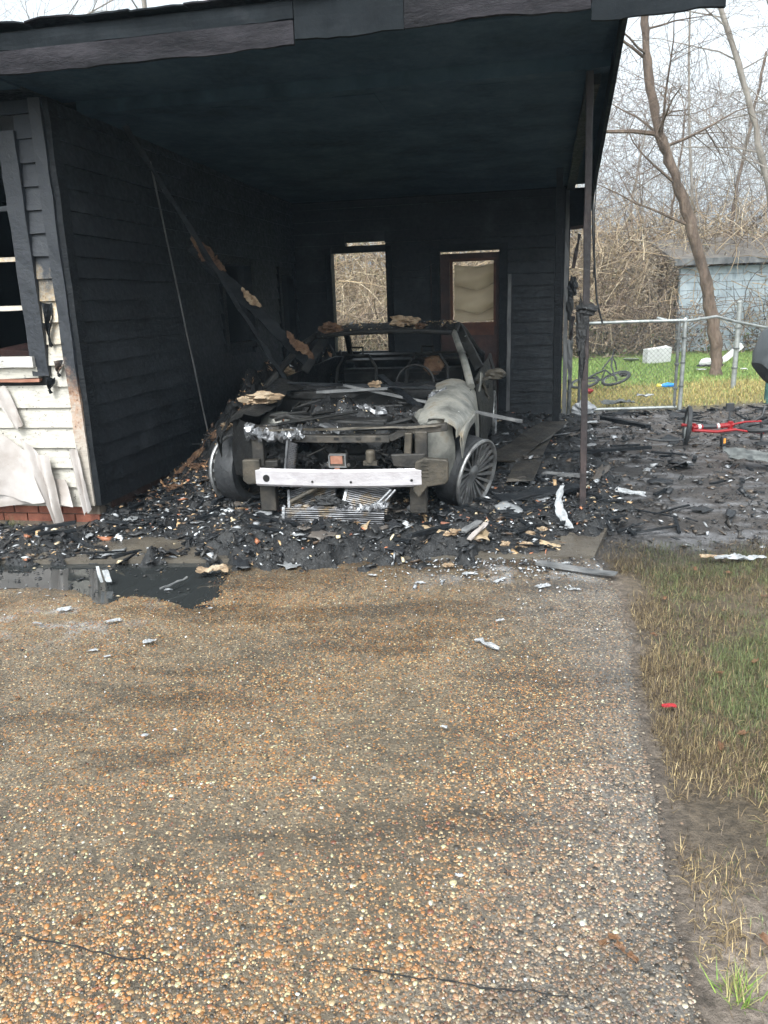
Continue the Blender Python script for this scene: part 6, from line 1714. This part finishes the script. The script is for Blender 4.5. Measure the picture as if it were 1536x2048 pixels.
def near_s(n):
    y = rng.uniform(1.0, 4.75, n)
    x = edge_x(y) + 0.02 + np.abs(rng.uniform(0, 1, n)) * (0.35 + 0.62 * y - edge_x(y) + 0.2)
    dn = fbm(x * 3, y * 3, 301)
    keep = rng.uniform(0, 1, n) < np.clip(0.10 + 3.0 * (dn - 0.36) + 0.3 * (x - edge_x(y)), 0.02, 1) * sstep(-0.06, 0.10, x - edge_x(y) - 0.28 * (fbm(x * 4, y * 4, 309) - 0.5)) * (1 - 0.8 * sstep(4.1, 4.75, y + 0.5 * (fbm(x * 4, y * 4, 313) - 0.5))) * (1 - 0.85 * sstep(1.6, 1.2, y + 0.5 * (fbm(x * 3, y * 3, 311) - 0.5)))
    return x[keep], y[keep]
def near_c(x, y, n):
    g1 = 0.55 * fbm(x * 2.6 + 3, y * 2.6, 303) + 0.45 * fbm(x * 9, y * 9, 304)
    green = pick([(0.085, 0.105, 0.035), (0.12, 0.135, 0.05), (0.06, 0.075, 0.03)], [1, 1, 1], n)
    dry = pick([(0.20, 0.145, 0.07), (0.12, 0.085, 0.047), (0.32, 0.25, 0.13), (0.06, 0.043, 0.028)], [0.8, 1.1, 0.3, 1.5], n)
    tan_ = sstep(2.5, 1.7, y)[:, None]
    dry = dry * (1 + 0.5 * tan_)
    m = (rng.uniform(0, 1, n) < (0.16 + 0.62 * sstep(0.44, 0.56, g1)) * sstep(0.05, 0.4, x - edge_x(y)))[:, None]
    c = np.where(m, green, dry)
    return c * (1 - 0.5 * sstep(3.7, 4.6, y))[:, None]
def gz2(x, y):
    n1 = fbm(x * 1.1, y * 1.1, 3); n2 = fbm(x * 4, y * 4, 9); n3 = fbm(x * 14, y * 14, 21, 3)
    ne = np.exp(-np.clip(x - edge_x(np.minimum(y, 4.7)), 0, 9) / 0.25)
    return (-0.045 + 0.05 * (n1 - 0.5) + 0.045 * (n2 - 0.5) + 0.02 * (n3 - 0.5) + 0.03) * (1 - ne) - 0.006 * ne
blades(190000, near_s, 0.014, 0.062, 0.0012, near_c, 'grass', gz2, 1.5, 2)
def lawn_s(n):
    y = 10.9 + 11.0 * rng.uniform(0, 1, n) ** 0.8
    x = rng.uniform(1.8, 12.0, n)
    keep = (y > 10.9 + 0.5 * (fbm(x * 2, y * 0.5, 5) - 0.3))
    return x[keep], y[keep]
def lawn_c(x, y, n):
    g1 = fbm(x * 0.9 + 3, y * 0.9, 305)
    green = pick([(0.15, 0.23, 0.055), (0.20, 0.28, 0.075), (0.10, 0.16, 0.045)], [1, 1, 0.6], n)
    dry = pick([(0.36, 0.28, 0.10), (0.28, 0.23, 0.08), (0.22, 0.22, 0.07)], [1, 1, 1], n)
    m = (rng.uniform(0, 1, n) < np.clip(sstep(12.4, 15.5, y + (g1 - 0.5) * 4), 0.08, 0.95))[:, None]
    return np.where(m, green, dry)
blades(120000, lawn_s, 0.03, 0.085, 0.006, lawn_c, 'lawn_grass', lambda x, y: np.full(len(x), -0.03), 0.75, 1)
# burnt stubble at the soot edge
def tuft(px, py, label, cols, n=60, h=0.08, mat='attr'):
    p = gp(px, py)
    V = []; F = []; C = []
    for i in range(n):
        a = random.uniform(0, 6.28); l = random.uniform(0.1, 1.1); hh = h * random.uniform(0.5, 1.2)
        b = Vector((random.gauss(0, 0.018), random.gauss(0, 0.018), -0.02))
        tip = b + Vector((math.cos(a) * math.sin(l), math.sin(a) * math.sin(l), math.cos(l))) * hh
        w_ = Vector((-math.sin(a), math.cos(a), 0)) * 0.0022
        k = len(V); V += [b - w_, b + w_, tip]; F.append((k, k + 1, k + 2)); C += [random.choice(cols)] * 3
    o = link('grass_tuft', np_mesh('grass_tuft', [tuple(q) for q in V], F, C), 'attr', None, p + Vector((0, 0, 0.0)))
    tag(o, label, 'grass tuft')
tuft(1472, 1985, 'fresh green tuft in bare soil at the lower right corner', [(0.12, 0.22, 0.03), (0.2, 0.3, 0.05), (0.3, 0.26, 0.12)], 90, 0.09)
tuft(1520, 1850, 'small green weed on bare soil above the lower right tuft', [(0.13, 0.2, 0.06), (0.2, 0.26, 0.1)], 30, 0.04)
tuft(30, 1062, 'dull green weeds at the foot of the red brick footing', [(0.05, 0.07, 0.02), (0.09, 0.10, 0.035)], 110, 0.14)
tuft(72, 1062, 'sparse weeds right beside the brick corner', [(0.05, 0.07, 0.02), (0.12, 0.11, 0.05)], 40, 0.08)
for i in range(16):
    y = random.uniform(1.2, 4.2); x = float(edge_x(y)) + random.uniform(-0.05, 0.75)
    L = random.uniform(0.03, 0.055)
    piece('fallen_leaf', crumple(L, L * 0.5, L * 0.2, 240 + i, 0.0015, 6, 5, 0.3, 0.35), 'leaf', Vector((x, y, float(gz2(np.array([x]), np.array([y]))[0]) + 0.025)), (random.uniform(-0.3, 0.3), random.uniform(-0.3, 0.3), random.uniform(0, 3)), 'brown dead leaf lying on the grass strip', 'leaf', 'dead leaves on the grass strip', True)
for i, (px, py, r_) in enumerate(((1205, 1888, 0.5), (1225, 1875, 0.1), (1240, 1895, -0.6), (1265, 1915, -0.7))):
    L = 0.032
    piece('curled_leaf', crumple(L, L * 0.5, L * 0.3, 280 + i, 0.0015, 6, 5, 0.3, 0.6), 'leaf', gp(px, py, 0.02), (0.3, 0.3, r_), 'large curled dead leaf in the clump on the lower driveway', 'leaf', 'curled leaf clump', True)

# =================================================================== SHED
sh = at(1352, 660, 21.2)
shed = empty('block_shed', Vector((sh.x, sh.y, 0)), R(-6))
tag(shed, 'pale blue painted block shed behind the leaning tree', 'shed')
blk = MB().box((0, 0, 0), (0.386, 0.19, 0.188)).mesh('block'); blk.materials.append(M['block'])
hblk = MB().box((0, 0, 0), (0.188, 0.19, 0.188)).mesh('block'); hblk.materials.append(M['block'])
for r_ in range(1, 11, 2): link('block', hblk, None, shed, (0.101, 0.0, 0.10 + r_ * 0.198))
for r_ in range(11):
    for i in range(14):
        link('block', blk, None, shed, (0.2 + i * 0.396 + (0.198 if r_ % 2 else 0), random.uniform(-0.003, 0.003), 0.10 + r_ * 0.198))
MB().box((2.9, 0.08, 1.1), (5.6, 0.1, 2.2)).build('mortar_core', 'mortar', shed)
MB().add([(-0.2, -0.3, 2.28), (5.9, -0.3, 2.28), (5.9, 3.0, 3.0), (-0.2, 3.0, 3.0), (-0.2, -0.3, 2.36), (5.9, -0.3, 2.36), (5.9, 3.0, 3.08), (-0.2, 3.0, 3.08)], [(3, 2, 1, 0), (4, 5, 6, 7), (0, 1, 5, 4), (1, 2, 6, 5), (2, 3, 7, 6), (3, 0, 4, 7)]).build('roof', 'shedroof', shed)
MB().bar((-0.22, -0.32, 2.30), (5.9, -0.32, 2.30), 0.03, 0.16, (0, 0, 1), 10, 0.01).build('fascia', 'pale', shed)

# =================================================================== TREES
def rot_about(v, k, a): return Matrix.Rotation(a, 3, k) @ v
class Tree:
    def __init__(s, seed): s.r = random.Random(seed); s.lim = MB(); s.tw = MB()
    def branch(s, p, d, L, r0, depth, maxd, droop=0.0, nseg=5):
        pts = [p]; rs = [r0]; dd = d.normalized()
        for i in range(nseg):
            dd = (dd + Vector((s.r.gauss(0, 0.10), s.r.gauss(0, 0.10), s.r.gauss(0, 0.09) - droop))).normalized()
            pts.append(pts[-1] + dd * L / nseg); rs.append(r0 * (1 - 0.75 * (i + 1) / nseg))
        tgt = s.lim if depth <= 1 else s.tw
        tgt.tube(pts, rs, 7 if depth == 0 else (5 if depth == 1 else 3), cap=False)
        if depth < maxd:
            n = [7, 8, 6, 3][depth] if depth < 4 else 3
            for k in range(n):
                t = s.r.uniform(0.25, 1.0); i = min(int(t * nseg), nseg - 1); q = pts[i].lerp(pts[i + 1], t * nseg - i)
                base = (pts[i + 1] - pts[i]).normalized()
                side_ = base.cross(Vector((s.r.gauss(0, 1), s.r.gauss(0, 1), s.r.gauss(0, 1)))).normalized()
                nd = (base * s.r.uniform(0.3, 0.8) + side_ * s.r.uniform(0.6, 1.0)).normalized()
                s.branch(q, nd, L * s.r.uniform(0.38, 0.62), max(0.0035, rs[i] * 0.5), depth + 1, maxd, droop, 4)
def tree(base, trunk, rad, label, bark='bark', seed=1, limbs=8, llen=2.5, maxd=3, droop=0.02, tmin=0.35, extra=(), twr=None):
    """trunk: list of offsets from base"""
    root = empty('bare_tree', base)
    tag(root, label, 'tree', 'bare trees behind the yard')
    T = Tree(seed)
    pts = [Vector(q) for q in trunk]
    L = len(pts)
    # smooth resample
    fine = []; fr_ = []
    for i in range(L - 1):
        for k in range(4):
            t = k / 4; fine.append(pts[i].lerp(pts[i + 1], t) + Vector((T.r.gauss(0, 0.012), T.r.gauss(0, 0.012), 0)))
            fr_.append(rad * (1 - 0.55 * (i + t) / (L - 1)) * T.r.uniform(0.86, 1.14))
    fine.append(pts[-1]); fr_.append(rad * 0.42)
    fr_[0] *= 1.25
    MB().tube(fine, fr_, 12).build('trunk', bark, root, smooth=True)
    for k in range(limbs):
        t = T.r.uniform(tmin, 1.0); x = t * (len(fine) - 1); i = min(int(x), len(fine) - 2)
        q = fine[i].lerp(fine[i + 1], x - i)
        a = T.r.uniform(0, 6.28)
        T.branch(q, Vector((math.cos(a), math.sin(a), T.r.uniform(0.1, 1.0))), llen * T.r.uniform(0.6, 1.2), min(0.04, fr_[i] * 0.30), 1, maxd, droop)
    for (i0, d, L_, r_) in extra:
        T.branch(fine[i0], Vector(d), L_, r_, 1, maxd, droop)
    T.lim.build('limbs', bark, root, smooth=True)
    T.tw.build('crown', 'palebark' if bark == 'palebark' else 'bark', root)
    return root
# the leaning trunk
Yt = 15.0
tp = [at(px, py, Yt) for px, py in ((1432, 690), (1424, 630), (1408, 545), (1385, 460), (1358, 380), (1338, 320), (1318, 268), (1305, 200), (1295, 120), (1292, 60), (1286, 5), (1276, -90), (1270, -200))]
tb_ = Vector((tp[0].x + 0.05, Yt, -0.05))
tree(tb_, [Vector((0, 0, 0))] + [q - tb_ for q in tp], 0.115, 'dark brown leaning trunk with bare limbs right of the carport roof', 'bark', 3, 16, 2.0, 3, 0.03, 0.30,
     extra=((28, (-1.0, 0.1, 0.28), 2.2, 0.045), (36, (-0.9, -0.2, 0.5), 1.8, 0.03), (26, (0.9, 0.2, 0.3), 2.0, 0.03)))
# others
def simple_tree(px, Yd, hgt, rad, label, bark, seed, lean=(0, 0), limbs=9, llen=2.6, maxd=3):
    p = at(px, 640, Yd); b = Vector((p.x, p.y, -0.05))
    tr_ = [Vector((lean[0] * (t ** 1.2) + 0.12 * math.sin(t * 5 + seed), lean[1] * t, hgt * t)) for t in np.linspace(0, 1, 8)]
    tree(b, tr_, rad, label, bark, seed, limbs, llen, maxd, 0.015, 0.3)
simple_tree(1600, 19.0, 9.0, 0.10, 'pale leaning trunk crossing the sky at the right edge', 'palebark', 11, (-3.1, 0), 12, 3.0)
simple_tree(1545, 18.0, 9.5, 0.095, 'pale upright trunk at the far right edge of the yard', 'palebark', 12, (-0.2, 0), 12, 3.0)
simple_tree(1375, 22.0, 9.0, 0.05, 'slim grey sapling standing behind the leaning trunk', 'palebark', 13, (-0.4, 0), 12, 2.4)
simple_tree(1240, 24.0, 6.2, 0.06, 'low bushy bare tree close to the carport eave', 'palebark', 14, (0.5, 0), 14, 2.4)
simple_tree(1440, 24.0, 8.0, 0.075, 'dark slender tree between leaning trunk and right edge trees', 'bark', 15, (0.6, 0), 13, 2.8)
simple_tree(1320, 26.0, 7.0, 0.06, 'thin far tree seen left of the leaning trunk', 'bark', 16, (0.3, 0), 13, 2.6)
simple_tree(1520, 26.0, 8.5, 0.07, 'far grey tree behind the block shed', 'palebark', 17, (0.4, 0), 13, 2.8)
# trees over the roof, top left
simple_tree(25, 16.5, 9.5, 0.17, 'forked pale tree rising behind the roof at the upper left', 'palebark', 21, (0.1, 0), 14, 3.2)
simple_tree(-10, 17.5, 9.0, 0.12, 'second pale trunk behind the roof at the upper left edge', 'palebark', 22, (-0.2, 0), 10, 2.8)
simple_tree(330, 19.0, 10.0, 0.10, 'fine twigged tree behind the middle of the front roof edge', 'palebark', 23, (0.2, 0), 16, 3.2)

# thicket of vines and twigs: nobody could count it
def thicket(n, xr, yr, ztop, name, cols, probs, r0, r1, Lr, seed, arch=0.6):
    g_ = np.random.default_rng(seed)
    x = g_.uniform(*xr, n); y = g_.uniform(*yr, n)
    top = ztop(x)
    z = top * g_.uniform(0, 1, n) ** 0.9
    L = g_.uniform(*Lr, n)
    an = g_.uniform(0, 2 * np.pi, n); el = g_.normal(0.3, 0.75, n)
    d = np.stack([np.cos(an) * np.cos(el), 0.6 * np.sin(an) * np.cos(el), np.sin(el)], -1)
    bh = (x > 7.2) & (x < 13.5) & (y < 24.5)
    y = np.where(bh & (g_.uniform(0, 1, n) > 0.5), y + 4.5, y)
    P = np.stack([x, y, z], -1)
    K = 5
    pts = [P]
    bend = g_.normal(0, 0.28, (n, 3)); bend[:, 2] -= arch * 0.25
    for k in range(K - 1):
        d = d + bend * 0.5 + g_.normal(0, 0.10, (n, 3)); d /= np.linalg.norm(d, axis=1, keepdims=True)
        P = P + d * (L / (K - 1))[:, None]
        P = np.stack([P[:, 0], P[:, 1], np.maximum(P[:, 2], 0.0)], -1)
        pts.append(P)
    pts = np.stack(pts, 1)
    r = g_.uniform(r0, r1, n) ** 1.0
    dirs = np.gradient(pts, axis=1); dirs /= np.linalg.norm(dirs, axis=2, keepdims=True) + 1e-9
    a = np.cross(dirs, np.array([0.13, 0.97, 0.2])); a /= np.linalg.norm(a, axis=2, keepdims=True) + 1e-9
    b = np.cross(dirs, a)
    tp_ = np.linspace(1, 0.35, K)[None, :, None]
    ring = [pts + (a * math.cos(t) + b * math.sin(t)) * r[:, None, None] * tp_ for t in (0, 2.094, 4.189)]
    V = np.stack(ring, 2).reshape(-1, 3)
    F = []
    for k in range(K - 1):
        for q in range(3): F.append((k * 3 + q, k * 3 + (q + 1) % 3, (k + 1) * 3 + (q + 1) % 3, (k + 1) * 3 + q))
    F = (np.array(F)[None] + (np.arange(n) * K * 3)[:, None, None]).reshape(-1, 4)
    idx = g_.choice(len(cols), n, p=np.array(probs) / sum(probs))
    C = np.repeat(np.array(cols)[idx] * g_.uniform(0.7, 1.3, (n, 1)), K * 3, 0)
    link(name, np_mesh(name, V, F, np.clip(C, 0.01, 0.7)), 'attr', kind='stuff')
tcols = [(0.34, 0.26, 0.17), (0.26, 0.20, 0.14), (0.44, 0.36, 0.25), (0.16, 0.11, 0.075), (0.30, 0.22, 0.13)]
tp = [1, 1, 0.6, 0.7, 0.8]
ztop = lambda x: 2.6 + 1.6 * fbm(x * 0.45, x * 0, 401) + 0.5 * fbm(x * 2, x * 0, 402)
thicket(12000, (-7, 17), (20.5, 26), ztop, 'thicket', tcols, tp, 0.006, 0.016, (0.5, 2.2), 31)
thicket(5000, (-6, 16), (19.6, 21.5), lambda x: 1.3 + 0 * x, 'undergrowth', [(0.14, 0.10, 0.07), (0.22, 0.16, 0.11), (0.30, 0.24, 0.16), (0.07, 0.05, 0.04)], [1, 1, 0.5, 1], 0.006, 0.014, (0.3, 1.2), 32)
thicket(7500, (2, 18), (21, 30), lambda x: 7.8 + 0 * x, 'high_twigs', [(0.14, 0.105, 0.09), (0.10, 0.075, 0.065), (0.24, 0.2, 0.17)], [1, 1, 0.6], 0.003, 0.010, (0.6, 2.4), 33, 0.2)
# dead leaves caught in the vines: small leaf faces
def leafmass(n, xr, yr, zf, name, cols, probs, smin, smax, seed):
    g_ = np.random.default_rng(seed)
    x = g_.uniform(*xr, n); y = g_.uniform(*yr, n); z = zf(x) * g_.uniform(0, 1, n)
    cl = fbm(x * 1.3, z * 1.3 + y, 411)
    ok = g_.uniform(0, 1, n) < np.clip((cl - 0.32) * 4, 0.05, 1)
    ok &= ~((x > 7.2) & (x < 13.5) & (y < 24.5) & (g_.uniform(0, 1, n) > 0.10) & (z > 0.55))
    x, y, z = x[ok], y[ok], z[ok]; n = len(x)
    s = g_.uniform(smin, smax, n)[:, None]
    d1 = g_.normal(0, 1, (n, 3)); d1 /= np.linalg.norm(d1, axis=1, keepdims=True)
    d2 = np.cross(d1, g_.normal(0, 1, (n, 3))); d2 /= np.linalg.norm(d2, axis=1, keepdims=True) + 1e-9
    c = np.stack([x, y, z], -1)
    V = np.stack([c - d1 * s, c + d2 * s * 0.5, c + d1 * s, c - d2 * s * 0.5], 1).reshape(-1, 3)
    F = np.arange(n * 4).reshape(-1, 4)
    idx = g_.choice(len(cols), n, p=np.array(probs) / sum(probs))
    C = np.repeat(np.array(cols)[idx] * g_.uniform(0.65, 1.3, (n, 1)), 4, 0)
    link(name, np_mesh(name, V, F, C), 'attr', kind='stuff')
leafmass(42000, (-7, 17), (21, 26.5), ztop, 'vine_leaves', [(0.30, 0.23, 0.15), (0.22, 0.165, 0.11), (0.36, 0.29, 0.2), (0.13, 0.10, 0.07), (0.16, 0.17, 0.08)], [1, 1, 0.7, 0.6, 0.25], 0.03, 0.085, 41)
leafmass(9000, (-6, 16), (19.8, 21.5), lambda x: 0.9 + 0 * x, 'bramble_leaves', [(0.12, 0.10, 0.06), (0.07, 0.09, 0.035), (0.2, 0.15, 0.1), (0.05, 0.04, 0.03)], [1, 0.5, 0.8, 1], 0.03, 0.08, 42)
# far wooded bank closing the view
wx_, wz_ = np.meshgrid(np.linspace(-60, 70, 220), np.linspace(0, 1, 22), indexing='ij')
hgt = 3.0 + 2.0 * fbm(wx_ * 0.25, wx_ * 0, 421)
V = np.stack([wx_, 34 + 6 * wz_ + 3 * fbm(wx_ * 0.9, wz_ * 6, 423), hgt * wz_ * (0.8 + 0.4 * fbm(wx_ * 1.2, wz_ * 5, 425)) - 0.2], -1)
C = np.array([0.24, 0.20, 0.15]) * (0.5 + fbm(wx_ * 3, wz_ * 14, 427)[..., None])
link('far_wood', np_mesh('far_wood', V.reshape(-1, 3), grid_faces(220, 22), C.reshape(-1, 3)), 'ground', kind='stuff')

# =================================================================== HAZE: thin mist round the scene, blued to imitate the lens veil too
hz = MB().box((5, 75, 11.5), (340, 270, 25.2)).build('haze', None, kind='stuff')
hm = bpy.data.materials.new('thin_mist_lens_veil'); hm.use_nodes = True
hn = hm.node_tree; hn.nodes.clear()
ho = hn.nodes.new('ShaderNodeOutputMaterial'); hv = hn.nodes.new('ShaderNodeVolumePrincipled')
hv.inputs['Color'].default_value = (0.62, 0.82, 1.0, 1)
hv.inputs['Density'].default_value = 0.0011
hn.links.new(hv.outputs[0], ho.inputs['Volume'])
hz.data.materials.append(hm)
